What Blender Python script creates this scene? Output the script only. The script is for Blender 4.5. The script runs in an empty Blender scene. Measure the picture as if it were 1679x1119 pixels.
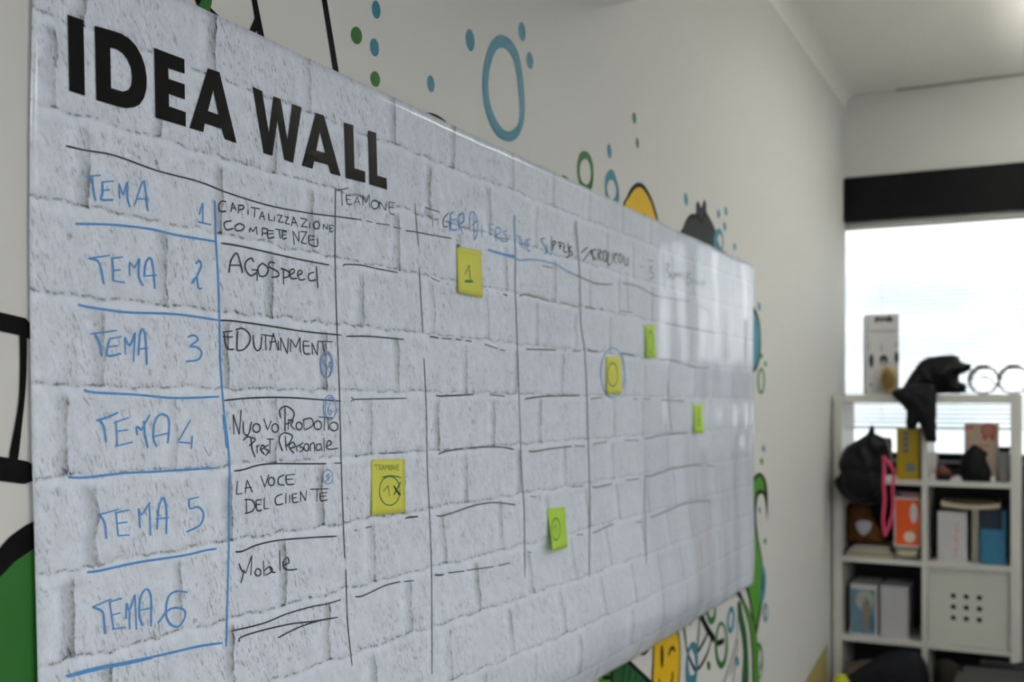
import bpy, bmesh, math, random
from mathutils import Vector, noise
from mathutils.geometry import tessellate_polygon, delaunay_2d_cdt
random.seed(7)
sc = bpy.context.scene
COL = sc.collection
PI = math.pi

# ------------------------------------------------------------------ camera
F = 1731.0; PX0 = 839.5; HOR = 655.0; VPX = 1722.0
TH = math.atan((VPX - PX0) / F)
CX, CZ = 0.83, 1.40
FX, FY = -math.sin(TH), math.cos(TH)
RX, RY = math.cos(TH), math.sin(TH)
cam_d = bpy.data.cameras.new('camera'); cam = bpy.data.objects.new('camera', cam_d); COL.objects.link(cam)
cam.location = (CX, 0, CZ); cam.rotation_euler = (PI / 2, 0, TH)
cam_d.sensor_width = 36; cam_d.lens = 36 * F / 1679; cam_d.shift_y = (HOR - 559.5) / 1679
cam_d.clip_start = 0.02; cam_d.clip_end = 300
cam_d.dof.use_dof = True; cam_d.dof.focus_distance = 1.22; cam_d.dof.aperture_fstop = 5.0
sc.camera = cam
sc.view_settings.view_transform = 'Standard'; sc.view_settings.look = 'None'
sc.view_settings.gamma = 1; sc.view_settings.exposure = 0.92; sc.view_settings.use_curve_mapping = False

# ------------------------------------------------------------------ world: bright overcast sky
W = bpy.data.worlds.new('overcast_sky'); sc.world = W; W.use_nodes = True
wn = W.node_tree.nodes; wl = W.node_tree.links; wn.clear()
wo = wn.new('ShaderNodeOutputWorld'); bg = wn.new('ShaderNodeBackground')
tc = wn.new('ShaderNodeTexCoord'); nz = wn.new('ShaderNodeTexNoise'); cr = wn.new('ShaderNodeValToRGB')
mpw = wn.new('ShaderNodeMapping'); mpw.inputs['Scale'].default_value = (1, 1, 3)
nz.inputs['Scale'].default_value = 3.0; nz.inputs['Detail'].default_value = 5
cr.color_ramp.elements[0].position = 0.35; cr.color_ramp.elements[0].color = (0.46, 0.54, 0.60, 1)
cr.color_ramp.elements[1].position = 0.6; cr.color_ramp.elements[1].color = (1, 1, 1, 1)
wl.new(tc.outputs['Generated'], mpw.inputs[0]); wl.new(mpw.outputs[0], nz.inputs['Vector'])
wl.new(nz.outputs['Fac'], cr.inputs[0]); wl.new(cr.outputs[0], bg.inputs[0]); wl.new(bg.outputs[0], wo.inputs[0])
SKY = 1.25
bg.inputs[1].default_value = SKY

YW = 4.97            # window wall
WINZ0, WINZ1 = 1.128, 2.197; HEADZ = 2.395
WINS = [(-0.10, 0.93), (4.72, 5.42)]
RWINS = [(-2.2, -0.9), (-0.5, 0.8), (1.2, 2.5), (2.9, 4.2)]   # unseen windows added in the right-hand wall to let in more skylight
ROOMX = 6.0; YB = -2.6; YS = 2.09; ZLOW = 2.235; ZCEIL = 2.78
for i, (a, b) in enumerate(WINS):
    ld = bpy.data.lights.new('window_portal', 'AREA'); ld.shape = 'RECTANGLE'; ld.size = b - a; ld.size_y = WINZ1 - WINZ0
    ld.cycles.is_portal = True
    lo = bpy.data.objects.new('window_portal', ld); COL.objects.link(lo)
    lo.location = ((a + b) / 2, YW + 0.2, (WINZ0 + WINZ1) / 2); lo.rotation_euler = (-PI / 2, 0, 0)
for a, b in RWINS:
    ld = bpy.data.lights.new('window_portal', 'AREA'); ld.shape = 'RECTANGLE'; ld.size = WINZ1 - WINZ0; ld.size_y = b - a
    ld.cycles.is_portal = True
    lo = bpy.data.objects.new('window_portal', ld); COL.objects.link(lo)
    lo.location = (ROOMX + 0.18, (a + b) / 2, (WINZ0 + WINZ1) / 2); lo.rotation_euler = (0, PI / 2, 0)
LAMP_E = 7.0; UP_E = 36.0

# ------------------------------------------------------------------ helpers
def ray(px, py):
    u = (px - PX0) / F; v = (HOR - py) / F
    return FX + u * RX, FY + u * RY, v

def onY(px, py, Y):
    dx, dy, v = ray(px, py); t = Y / dy
    return Vector((CX + t * dx, Y, CZ + t * v))

def onX(px, py, X=0.0):
    dx, dy, v = ray(px, py); t = (X - CX) / dx
    return Vector((X, t * dy, CZ + t * v))

def proj(p):
    a = p[0] - CX; b = p[1]
    fw = a * FX + b * FY; r = a * RX + b * RY
    return PX0 + F * r / fw, HOR - F * (p[2] - CZ) / fw

def link(o, parent=None):
    COL.objects.link(o)
    if parent is not None: o.parent = parent
    return o

def meshobj(name, verts, faces, mat, parent=None, smooth=False):
    me = bpy.data.meshes.new(name); me.from_pydata([tuple(v) for v in verts], [], faces); me.update()
    if mat: me.materials.append(mat)
    if smooth:
        for p in me.polygons: p.use_smooth = True
    return link(bpy.data.objects.new(name, me), parent)

def bmobj(name, bm, mat, parent=None, smooth=False):
    me = bpy.data.meshes.new(name)
    bmesh.ops.recalc_face_normals(bm, faces=bm.faces)
    bm.to_mesh(me); bm.free()
    if mat: me.materials.append(mat)
    if smooth:
        for p in me.polygons: p.use_smooth = True
    return link(bpy.data.objects.new(name, me), parent)

def bx(bm, x0, x1, y0, y1, z0, z1, bev=0.0):
    r = bmesh.ops.create_cube(bm, size=1.0)
    for v in r['verts']:
        v.co = Vector(((x0 + x1) / 2 + v.co.x * (x1 - x0), (y0 + y1) / 2 + v.co.y * (y1 - y0), (z0 + z1) / 2 + v.co.z * (z1 - z0)))
    if bev:
        ed = list({e for v in r['verts'] for e in v.link_edges})
        bmesh.ops.bevel(bm, geom=ed, offset=bev, segments=2, affect='EDGES')

def box(name, x0, x1, y0, y1, z0, z1, mat, parent=None, bev=0.0):
    bm = bmesh.new(); bx(bm, x0, x1, y0, y1, z0, z1, bev)
    return bmobj(name, bm, mat, parent)

def tag(o, label=None, cat=None, group=None, kind=None):
    if label: o['label'] = label
    if cat: o['category'] = cat
    if group: o['group'] = group
    if kind: o['kind'] = kind
    return o

def thing(name, loc, label, cat, group=None):
    o = bpy.data.objects.new(name, None); o.empty_display_size = 0.05; o.location = loc
    COL.objects.link(o); return tag(o, label, cat, group)

def adopt(o, parent):
    """child keeps its world-space coordinates"""
    o.parent = parent
    M = parent.matrix_basis if parent.parent is None else parent.parent.matrix_basis @ parent.matrix_basis
    o.matrix_parent_inverse = M.inverted()
    return o

# ------------------------------------------------------------------ materials
MATS = {}
def mat(name, col, rough=0.6, spec=0.5, var=0.05, vscale=12, bump=0.0, bscale=60, metal=0, coat=0, transl=0):
    if name in MATS: return MATS[name]
    m = bpy.data.materials.new(name); m.use_nodes = True
    N = m.node_tree.nodes; L = m.node_tree.links; b = N['Principled BSDF']
    b.inputs['Roughness'].default_value = rough; b.inputs['Specular IOR Level'].default_value = spec
    b.inputs['Metallic'].default_value = metal; b.inputs['Coat Weight'].default_value = coat
    t = N.new('ShaderNodeTexCoord'); n = N.new('ShaderNodeTexNoise'); n.inputs['Scale'].default_value = vscale; n.inputs['Detail'].default_value = 4
    L.new(t.outputs['Object'], n.inputs['Vector'])
    mx = N.new('ShaderNodeMix'); mx.data_type = 'RGBA'
    mx.inputs[6].default_value = tuple(c * (1 - var) for c in col) + (1,); mx.inputs[7].default_value = tuple(min(1, c * (1 + var)) for c in col) + (1,)
    L.new(n.outputs['Fac'], mx.inputs[0]); L.new(mx.outputs[2], b.inputs['Base Color'])
    if bump:
        n2 = N.new('ShaderNodeTexNoise'); n2.inputs['Scale'].default_value = bscale; n2.inputs['Detail'].default_value = 3
        L.new(t.outputs['Object'], n2.inputs['Vector'])
        bp = N.new('ShaderNodeBump'); bp.inputs['Strength'].default_value = bump; bp.inputs['Distance'].default_value = 0.002
        L.new(n2.outputs['Fac'], bp.inputs['Height']); L.new(bp.outputs[0], b.inputs['Normal'])
    MATS[name] = m; return m

def emis(name, col, s):
    m = bpy.data.materials.new(name); m.use_nodes = True; N = m.node_tree.nodes; N.clear()
    o = N.new('ShaderNodeOutputMaterial'); e = N.new('ShaderNodeEmission'); e.inputs[0].default_value = col + (1,); e.inputs[1].default_value = s
    m.node_tree.links.new(e.outputs[0], o.inputs[0]); return m

def clear_mat(name, tint, fres=1.45, base=0.0, rough=0.02):
    m = bpy.data.materials.new(name); m.use_nodes = True; N = m.node_tree.nodes; L = m.node_tree.links; N.clear()
    o = N.new('ShaderNodeOutputMaterial'); t = N.new('ShaderNodeBsdfTransparent'); t.inputs[0].default_value = tint + (1,)
    g = N.new('ShaderNodeBsdfGlossy'); g.inputs['Roughness'].default_value = rough
    fr = N.new('ShaderNodeFresnel'); fr.inputs[0].default_value = fres
    mx = N.new('ShaderNodeMixShader'); L.new(fr.outputs[0], mx.inputs[0]); L.new(t.outputs[0], mx.inputs[1]); L.new(g.outputs[0], mx.inputs[2])
    L.new(mx.outputs[0], o.inputs[0]); return m

M_wall = mat('wall_paint', (0.73, 0.735, 0.72), 0.7, 0.2, 0.015, 2.5, 0.06, 180)
M_ceil = mat('ceiling_paint', (0.93, 0.93, 0.89), 0.7, 0.3, 0.015, 2)
M_floor = mat('floor_vinyl', (0.28, 0.28, 0.27), 0.45, 0.4, 0.1, 6)
M_black = mat('black_metal', (0.005, 0.005, 0.006), 0.5, 0.12, 0.1)
M_blackp = mat('mural_black', (0.004, 0.004, 0.005), 0.6, 0.12, 0.15, 60)
M_blue = mat('mural_teal', (0.04, 0.235, 0.33), 0.55, 0.3, 0.06, 30)
M_green = mat('mural_green', (0.03, 0.17, 0.03), 0.55, 0.3, 0.12, 30)
M_lgreen = mat('mural_bright_green', (0.07, 0.30, 0.02), 0.55, 0.3, 0.12, 40)
M_dgreen = mat('mural_dark_green', (0.012, 0.11, 0.03), 0.55, 0.3, 0.2, 60)
M_yel = mat('mural_yellow', (0.78, 0.49, 0.008), 0.55, 0.3, 0.06, 30)
M_berry = mat('mural_charcoal', (0.028, 0.034, 0.038), 0.6, 0.12, 0.2, 90)
M_greyp = mat('mural_grey', (0.25, 0.26, 0.27), 0.55, 0.3, 0.2, 60)
M_ochre = mat('wall_ochre', (0.45, 0.38, 0.14), 0.6, 0.3, 0.1, 20)
M_inkb = mat('marker_blue', (0.10, 0.34, 0.76), 0.35, 0.5, 0.25, 220)
M_inkb2 = mat('marker_blue_faded', (0.20, 0.38, 0.70), 0.35, 0.5, 0.25, 220)
M_inkk = mat('marker_black', (0.045, 0.045, 0.05), 0.35, 0.5, 0.3, 220)
M_inkg = mat('marker_grey_faded', (0.16, 0.16, 0.18), 0.35, 0.5, 0.3, 220)
M_inkl = mat('marker_ghost', (0.30, 0.31, 0.36), 0.35, 0.5, 0.1, 220)
M_inkgr = mat('marker_green', (0.015, 0.20, 0.09), 0.4, 0.4, 0.2, 220)
M_title = mat('title_print_black', (0.007, 0.007, 0.007), 0.3, 0.15, 0.2, 20)
M_nyel = mat('note_yellow', (0.72, 0.73, 0.12), 0.6, 0.3, 0.03, 20)
M_ngrn = mat('note_lime', (0.46, 0.72, 0.07), 0.6, 0.3, 0.03, 20)
M_white = mat('white_laminate', (0.66, 0.66, 0.62), 0.4, 0.4, 0.02)
M_card = mat('grey_white_card', (0.58, 0.58, 0.60), 0.5, 0.3, 0.04)
M_cloth = mat('black_cloth', (0.005, 0.005, 0.007), 0.5, 0.18, 0.5, 30, 0.3, 200)
M_glass = clear_mat('window_glass', (0.97, 0.98, 0.97))
M_slat = mat('white_slat', (0.85, 0.86, 0.86), 0.4, 0.4, 0.01)

# ------------------------------------------------------------------ room
wall_left = tag(box('wall_left', -0.15, 0, YB - 0.15, YW, 0, 3.0, M_wall), kind='structure')
bm = bmesh.new()
bx(bm, ROOMX, ROOMX + 0.15, YB - 0.15, YW + 0.25, 0, WINZ0); bx(bm, ROOMX, ROOMX + 0.15, YB - 0.15, YW + 0.25, WINZ1, 3.0)
ys_ = [YB - 0.15] + [c for ab in RWINS for c in ab] + [YW + 0.25]
for i in range(0, len(ys_), 2): bx(bm, ROOMX, ROOMX + 0.15, ys_[i], ys_[i + 1], WINZ0, WINZ1)
tag(bmobj('wall_right', bm, M_wall), kind='structure')
tag(box('wall_back', 0, ROOMX, YB - 0.15, YB, 0, 3.0, M_wall), kind='structure')
tag(box('floor', -0.15, ROOMX + 0.15, YB - 0.15, YW + 0.25, -0.12, 0, M_floor), kind='structure')
# window wall: solid pieces round the openings
bm = bmesh.new()
bx(bm, -0.15, ROOMX, YW, YW + 0.25, HEADZ, 3.0)
bx(bm, -0.15, ROOMX, YW, YW + 0.25, 0, 0.9)
xs = [-0.15] + [c for ab in WINS for c in ab] + [ROOMX]
for i in range(0, len(xs), 2):
    if xs[i + 1] - xs[i] > 0.001: bx(bm, xs[i], xs[i + 1], YW, YW + 0.25, 0.9, HEADZ)
tag(bmobj('wall_far', bm, M_wall), kind='structure')
ceil = tag(box('ceiling', -0.15, ROOMX + 0.15, YS, YW + 0.25, ZCEIL, 2.98, M_ceil), kind='structure')
low = tag(box('ceiling_2', 0.0, ROOMX, YB, YS, ZLOW, ZCEIL + 0.1, M_ceil), kind='structure')
# thin shadow gap moulding where ceiling meets the window wall
tag(box('trim_1', 0.22, ROOMX, YW - 0.016, YW, ZCEIL - 0.007, ZCEIL - 0.0005, mat('trim_grey', (0.3, 0.3, 0.28), 0.6)), kind='structure')
# cove strip along the left wall
bm = bmesh.new(); n = 6
pr = [(0.0, ZCEIL)] + [(0.055 * (1 - math.sin(a)), ZCEIL - 0.055 * (1 - math.cos(a))) for a in [i * PI / 2 / n for i in range(n + 1)]]
vs = [[bm.verts.new((x, y, z)) for x, z in pr] for y in (YS, YW)]
for i in range(len(pr)):
    j = (i + 1) % len(pr); bm.faces.new((vs[0][i], vs[0][j], vs[1][j], vs[1][i]))
bm.faces.new(vs[0]); bm.faces.new(vs[1][::-1])
tag(bmobj('trim_2', bm, M_ceil), kind='structure')
tag(box('baseboard_left', 0, 0.012, YB, YW, 0, 0.08, mat('baseboard_grey', (0.35, 0.35, 0.34), 0.5)), kind='structure')
# windows: black frames, glass, black lower and head panels
for i, (a, b) in enumerate(WINS):
    w = bpy.data.objects.new('window_%d' % (i + 1), None); w.location = (a, YW, 0.9); COL.objects.link(w); tag(w, kind='structure')
    bm = bmesh.new(); y0, y1 = YW + 0.09, YW + 0.15
    for (p, q, r, s) in ((a, a + 0.035, WINZ0, WINZ1), (b - 0.05, b, WINZ0, WINZ1), (a, b, WINZ1 - 0.006, WINZ1), (a, b, WINZ0, WINZ0 + 0.03)):
        bx(bm, p, q, y0, y1, r, s)
    adopt(bmobj('window_frame', bm, M_black), w)
    adopt(box('pane', a + 0.03, b - 0.045, YW + 0.115, YW + 0.121, WINZ0 + 0.025, WINZ1 - 0.004, M_glass), w)
    adopt(box('lower_panel', a, b, YW + 0.01, YW + 0.15, 0.9, WINZ0 - 0.012, M_black), w)
    adopt(box('window_sill', max(a, 0.001), b, YW - 0.02, YW + 0.15, WINZ0 - 0.012, WINZ0, mat('sill_grey', (0.12, 0.12, 0.12), 0.4)), w)
    adopt(box('head_panel', a if i else 0.001, b, YW - 0.06, YW - 0.001, WINZ1, HEADZ, M_black, bev=0.003), w)
    adopt(box('head_filler', a, b, YW + 0.001, YW + 0.16, WINZ1, HEADZ, M_black), w)
# dark wall below the window behind the shelving
tag(box('trim_3', 0.0, 0.93, YW - 0.012, YW, 0.08, 1.10, mat('dark_wall_panel', (0.03, 0.03, 0.03), 0.6)), kind='structure')
# pale terrace outside
tag(box('ground_terrace', -30, 40, YW + 0.5, 90, -3.2, -3.0, mat('pale_concrete', (0.85, 0.83, 0.76), 0.8)), kind='structure')
# ceiling lamps in the soffit behind the photographer's position
for k, (x, y, lb) in enumerate(((1.5, -0.8, 'square ceiling lamp nearest the back corner of the poster wall'), (2.0, 0.7, 'square ceiling lamp nearest the middle of the poster'), (3.1, 1.5, 'square ceiling lamp midway along the front row'), (3.1, -1.3, 'square ceiling lamp midway along the back row'), (4.4, 1.5, 'square ceiling lamp of the front row nearest the right windows'), (4.7, -1.0, 'square ceiling lamp of the back row nearest the right windows'))):
    t = thing('ceiling_lamp', (x, y, ZLOW), lb, 'lamp', 'square lamps in the soffit')
    bm = bmesh.new(); 
    for (p, q, r, s) in ((-0.3, 0.3, -0.3, -0.28), (-0.3, 0.3, 0.28, 0.3), (-0.3, -0.28, -0.28, 0.28), (0.28, 0.3, -0.28, 0.28)): bx(bm, p, q, r, s, -0.02, 0)
    bmobj('lamp_frame', bm, M_white, t)
    bm = bmesh.new(); bx(bm, -0.28, 0.28, -0.28, 0.28, -0.014, 0); bmobj('diffuser', bm, emis('lamp_diffuser', (1.0, 0.965, 0.92), LAMP_E), t)

t = thing('added_uplight_trough', (1.2, 3.7, 2.5), 'long white trough lamp added out of view to brighten the high ceiling', 'lamp')  # unseen lamp, added only to brighten the ceiling near the window
bm = bmesh.new(); bx(bm, -0.08, 0.08, -0.7, 0.7, 0.0, 0.006)
for (p, q, r, s_) in ((-0.08, -0.075, -0.7, 0.7), (0.075, 0.08, -0.7, 0.7), (-0.08, 0.08, -0.705, -0.7), (-0.08, 0.08, 0.7, 0.705)): bx(bm, p, q, r, s_, 0, 0.07)
bmobj('trough', bm, M_white, t)
bm = bmesh.new(); bx(bm, -0.07, 0.07, -0.68, 0.68, 0.008, 0.014); bmobj('light_strip', bm, emis('added_uplight_strip', (1.0, 0.97, 0.90), UP_E), t)
for yy in (-0.6, 0.6):
    bm = bmesh.new(); bx(bm, -0.003, 0.003, yy - 0.003, yy + 0.003, 0.006, ZCEIL - 2.5); bmobj('hanging_rod', bm, M_white, t)

# ------------------------------------------------------------------ poster surface
def sst(a, b, x):
    t = max(0.0, min(1.0, (x - a) / (b - a))); return t * t * (3 - 2 * t)

X0 = 0.006
def zbot(y): return 0.845 - 0.012 * y
def surf(y, z):
    k = sst(1.5, 3.0, y)
    w = X0 + (0.0010 + 0.0010 * k) * math.sin(y * 17 + 2.2 * math.sin(z * 2.1)) + 0.0007 * math.sin(y * 41 + z * 3) * (0.3 + k)
    w += 0.0012 * math.sin(z * 6.0 + y * 2.0)
    h = z - zbot(y); kb = sst(0.9, 1.9, y) * (1 - 0.8 * sst(2.3, 3.1, y)) * 0.042
    if h < 0.10: p = 1 - (1 - max(h, -0.02) / 0.10) ** 2
    else: p = math.exp(-((h - 0.10) / 0.19) ** 2)
    return w + kb * max(p, -0.2)

def P(px, py, off=0.0):
    dx, dy, v = ray(px, py); t = (X0 - CX) / dx
    for _ in range(8):
        t = (surf(t * dy, CZ + t * v) + off - CX) / dx
    return Vector((CX + t * dx, t * dy, CZ + t * v))

def wy(px): return onX(px, 600, X0).y

def interp(x, xs, ys):
    if x <= xs[0]: return ys[0] + (x - xs[0]) * (ys[1] - ys[0]) / (xs[1] - xs[0])
    for i in range(1, len(xs)):
        if x <= xs[i] or i == len(xs) - 1:
            return ys[i - 1] + (x - xs[i - 1]) * (ys[i] - ys[i - 1]) / (xs[i] - xs[i - 1])

JOINTS = {-1: [142, 354, 511, 648, 746, 841, 910, 968, 1024], 0: [96, 265, 455, 590, 706, 805, 881, 945, 996, 1040, 1104],
 1: [152, 366, 517, 656, 757, 831, 913, 968], 2: [275, 450, 597, 714, 802, 884, 945], 3: [174, 378, 538, 656, 767, 850, 925, 1010],
 4: [112, 291, 457, 611, 723, 812, 890, 963, 1010, 1054, 1094], 5: [158, 383, 531, 665, 767, 855, 928, 1007],
 6: [122, 297, 469, 614, 729, 821, 897, 961, 1012], 7: [180, 384, 538, 671, 776, 860, 929, 989], 8: [300, 470, 610, 726, 820, 900, 967, 1018, 1062],
 9: [384, 550, 680, 775, 852, 921, 1010, 1062], 10: [480, 620, 740, 830, 900, 960, 1030]}
YLm, YRm = wy(53), wy(1235)
JY = {}
for k, l in JOINTS.items():
    ys = [wy(p) for p in l]; out = [ys[0]]
    for a in ys[1:]:
        n = max(1, round((a - out[-1]) / 0.2)); b0 = out[-1]
        for i in range(1, n + 1): out.append(b0 + (a - b0) * i / n)
    while out[0] > YLm - 0.3: out.insert(0, out[0] - 0.19)
    while out[-1] < YRm + 0.3: out.append(out[-1] + 0.185 + 0.02 * math.sin(len(out) * 2.3 + k))
    JY[k] = out

def zV(y, V):
    zl = onX(55, 16 + 155 * V, X0).z; zr = onX(1235, 466 + 47 * V, X0).z
    a = (y - YLm) / (YRm - YLm); return zl + (zr - zl) * a

poster = thing('idea_poster', (0, YLm, 0.9), 'long glossy white-brick print poster with black heading and marker grid on the wall', 'poster')
nC, nS = 260, 6
levels = []
bands = []
VT = lambda s: -0.845 + s * 0.205
VBt = lambda s: 10.67 - s * 0.22
Vg = []   # function of s
for band in range(-1, 11):
    for i in range(nS):
        Vg.append((band, i / nS))
Vg.append((10, 1.0))
def Vval(band, f, s):
    a = VT(s) if band == -1 else band; b = VBt(s) if band == 10 else band + 1
    return a + (b - a) * f
verts = []; 
for (band, f) in Vg:
    for c in range(nC + 1):
        s = c / nC; V = Vval(band, f, s)
        pl = interp(V, [-0.85, -0.1, 1.2, 2.35, 3.5, 4.9, 5.4, 7.1, 10.7], [56.5, 55, 51.8, 51, 52, 54, 56, 61, 66]); pr_ = 1237 - 0.35 * (V + 0.6)
        y = wy(pl) * (1 - s) + wy(pr_) * s; z = zV(y, V)
        verts.append((surf(y, z), y, z))
faces = []; fb = []
for r in range(len(Vg) - 1):
    for c in range(nC):
        a = r * (nC + 1) + c
        faces.append((a, a + nC + 1, a + nC + 2, a + 1)); fb.append((Vg[r][0], r, c))
me = bpy.data.meshes.new('printed_sheet'); me.from_pydata(verts, [], faces); me.update()
uv = me.uv_layers.new(name='bricks')
for p, (band, r, c) in zip(me.polygons, fb):
    p.use_smooth = True
    jy = JY[band]
    for li in p.loop_indices:
        vi = me.loops[li].vertex_index; rr = vi // (nC + 1); cc = vi % (nC + 1)
        y = verts[vi][1]
        bnd, f = Vg[rr]
        V = Vval(band, 1.0 if bnd != band else f, cc / nC)
        u = interp(y, jy, list(range(len(jy)))) + (band + 2) * 37
        uv.data[li].uv = (u, V + 2)
sheet = bpy.data.objects.new('printed_sheet', me); COL.objects.link(sheet); adopt(sheet, poster)
so = sheet.modifiers.new('thickness', 'SOLIDIFY'); so.thickness = 0.0006; so.offset = -1

# brick print material (flat print on glossy sheet)
m = bpy.data.materials.new('brick_print'); m.use_nodes = True; N = m.node_tree.nodes; L = m.node_tree.links; B = N['Principled BSDF']
def nd(t, **k):
    n = N.new(t)
    for a, v in k.items(): setattr(n, a, v)
    return n
def val(x, sock):
    if isinstance(x, (int, float)): sock.default_value = x
    else: L.new(x, sock)
def mth(op, a, b=None, c=None, clamp=False):
    n = nd('ShaderNodeMath', operation=op); n.use_clamp = clamp; val(a, n.inputs[0])
    if b is not None: val(b, n.inputs[1])
    if c is not None: val(c, n.inputs[2])
    return n.outputs[0]
def smooth(x, a, b):
    n = nd('ShaderNodeMapRange'); n.interpolation_type = 'SMOOTHSTEP'; val(x, n.inputs[0]); n.inputs[1].default_value = a; n.inputs[2].default_value = b
    n.inputs[3].default_value = 0; n.inputs[4].default_value = 1; return n.outputs[0]
uvn = nd('ShaderNodeUVMap'); uvn.uv_map = 'bricks'
sep = nd('ShaderNodeSeparateXYZ'); L.new(uvn.outputs[0], sep.inputs[0])
geo = nd('ShaderNodeNewGeometry'); sp = nd('ShaderNodeSeparateXYZ'); L.new(geo.outputs['Position'], sp.inputs[0])
def noi(fy, fz, slant=0.0, detail=3.0, off=0.0, rough=0.55):
    yy = mth('MULTIPLY', mth('ADD', sp.outputs[1], mth('MULTIPLY', sp.outputs[2], slant)), fy)
    zz = mth('MULTIPLY', sp.outputs[2], fz)
    c = nd('ShaderNodeCombineXYZ'); val(off, c.inputs[0]); L.new(yy, c.inputs[1]); L.new(zz, c.inputs[2])
    n = nd('ShaderNodeTexNoise'); n.inputs['Scale'].default_value = 1; n.inputs['Detail'].default_value = detail; n.inputs['Roughness'].default_value = rough
    L.new(c.outputs[0], n.inputs['Vector']); return n.outputs['Fac']
nA = noi(10, 26, 0, 3, 1.0); nB = noi(24, 10, 0, 4, 5.0)
u_ = mth('ADD', sep.outputs[0], mth('MULTIPLY', mth('SUBTRACT', nA, 0.5), 0.10))
v_ = mth('ADD', sep.outputs[1], mth('MULTIPLY', mth('SUBTRACT', nB, 0.5), 0.22))
fu = mth('FRACT', u_); fv = mth('FRACT', v_)
wob = noi(9, 9, 0, 1, 9.0)      # strength changes from joint to joint
# vertical joint: soft recess shadow ending in a hard edge
inrow = mth('MULTIPLY', smooth(fv, 0.04, 0.16), mth('SUBTRACT', 1.0, smooth(fv, 0.97, 1.0)))
rec = mth('MULTIPLY', mth('POWER', smooth(fu, 0.87, 0.992), 1.5), mth('ADD', 0.35, mth('MULTIPLY', smooth(wob, 0.35, 0.65), 0.9)))
edge = mth('MULTIPLY', smooth(fu, 0.965, 0.99), smooth(noi(20, 130, 0, 3, 3.0), 0.36, 0.6))
vj = mth('MULTIPLY', mth('ADD', mth('MULTIPLY', rec, 0.34), mth('MULTIPLY', edge, 0.22)), inrow)
lit = mth('MULTIPLY', mth('MULTIPLY', smooth(fu, 0.80, 0.86), mth('SUBTRACT', 1.0, smooth(fu, 0.88, 0.93))), inrow)
# horizontal joint: dark broken line and soft shade
d1 = mth('ABSOLUTE', mth('SUBTRACT', fv, 0.965))
hl = mth('MULTIPLY', mth('SUBTRACT', 1.0, smooth(d1, 0.004, 0.026)), smooth(noi(85, 60, 0.2, 4, 7.0, 0.7), 0.44, 0.56))
hs = mth('MULTIPLY', mth('MULTIPLY', smooth(fv, 0.87, 0.96), mth('SUBTRACT', 1.0, smooth(fv, 0.965, 1.0))), smooth(noi(22, 20, 0, 2, 2.0), 0.3, 0.7))
mort = mth('SUBTRACT', 1.0, smooth(fv, 0.04, 0.15))
# scratches in the painted brick: slanted specks in patches
sp1 = smooth(noi(320, 95, 0.32, 2, 11.0), 0.54, 0.66); ms1 = smooth(noi(16, 11, 0, 3, 13.0), 0.40, 0.60)
sp2 = smooth(noi(140, 66, 0.45, 4, 17.0, 0.65), 0.57, 0.64); ms2 = smooth(noi(10, 16, 0, 2, 19.0), 0.42, 0.6)
sp3 = smooth(noi(420, 190, -0.1, 3, 27.0), 0.45, 0.75)
spk = mth('ADD', mth('MULTIPLY', mth('MULTIPLY', sp1, ms1), 0.34), mth('MULTIPLY', mth('MULTIPLY', sp2, ms2), 0.34))
spk = mth('ADD', spk, mth('MULTIPLY', sp3, 0.12))
spk = mth('MULTIPLY', spk, mth('SUBTRACT', 1.0, mth('MULTIPLY', mort, 0.8)))
rel = mth('MULTIPLY', mth('SUBTRACT', noi(60, 42, 0.3, 4, 23.0, 0.65), 0.5), 0.46)
ton = mth('MULTIPLY', mth('SUBTRACT', noi(6, 7, 0, 2, 29.0), 0.5), 0.10)
fade = mth('SUBTRACT', 1.0, mth('MULTIPLY', smooth(sp.outputs[1], 1.1, 2.6), 0.55))   # joints, specks and relief weaken towards the far end
vj = mth('MULTIPLY', vj, fade); hl = mth('MULTIPLY', hl, fade); hs = mth('MULTIPLY', hs, fade); spk = mth('MULTIPLY', spk, fade); rel = mth('MULTIPLY', rel, fade)
k = mth('SUBTRACT', mth('ADD', mth('ADD', 1.0, rel), ton), vj)
k = mth('SUBTRACT', k, mth('MULTIPLY', hl, 0.45)); k = mth('SUBTRACT', k, mth('MULTIPLY', hs, 0.13)); k = mth('SUBTRACT', k, spk)
k = mth('ADD', k, mth('MULTIPLY', lit, 0.05)); k = mth('ADD', k, mth('MULTIPLY', mort, 0.035))
k = mth('MAXIMUM', k, 0.10)
cc = nd('ShaderNodeVectorMath', operation='SCALE'); cc.inputs[0].default_value = (0.775, 0.85, 0.98); L.new(k, cc.inputs[3])
L.new(cc.outputs[0], B.inputs['Base Color'])
B.inputs['Roughness'].default_value = 0.13; B.inputs['Specular IOR Level'].default_value = 0.36
me.materials.append(m)

# ------------------------------------------------------------------ drawing on surfaces
def catmull(pts, closed=False, seg=5):
    n = len(pts)
    if n < 3: return list(pts)
    out = []
    rng = range(n) if closed else range(n - 1)
    for i in rng:
        if closed: p0, p1, p2, p3 = pts[(i - 1) % n], pts[i], pts[(i + 1) % n], pts[(i + 2) % n]
        else: p0, p1, p2, p3 = pts[max(i - 1, 0)], pts[i], pts[i + 1], pts[min(i + 2, n - 1)]
        for s in range(seg):
            t = s / seg; t2 = t * t; t3 = t2 * t
            out.append(tuple(0.5 * (2 * p1[k] + (p2[k] - p0[k]) * t + (2 * p0[k] - 5 * p1[k] + 4 * p2[k] - p3[k]) * t2 + (3 * p1[k] - p0[k] - 3 * p2[k] + p3[k]) * t3) for k in (0, 1)))
    if not closed: out.append(tuple(pts[-1]))
    return out

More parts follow.
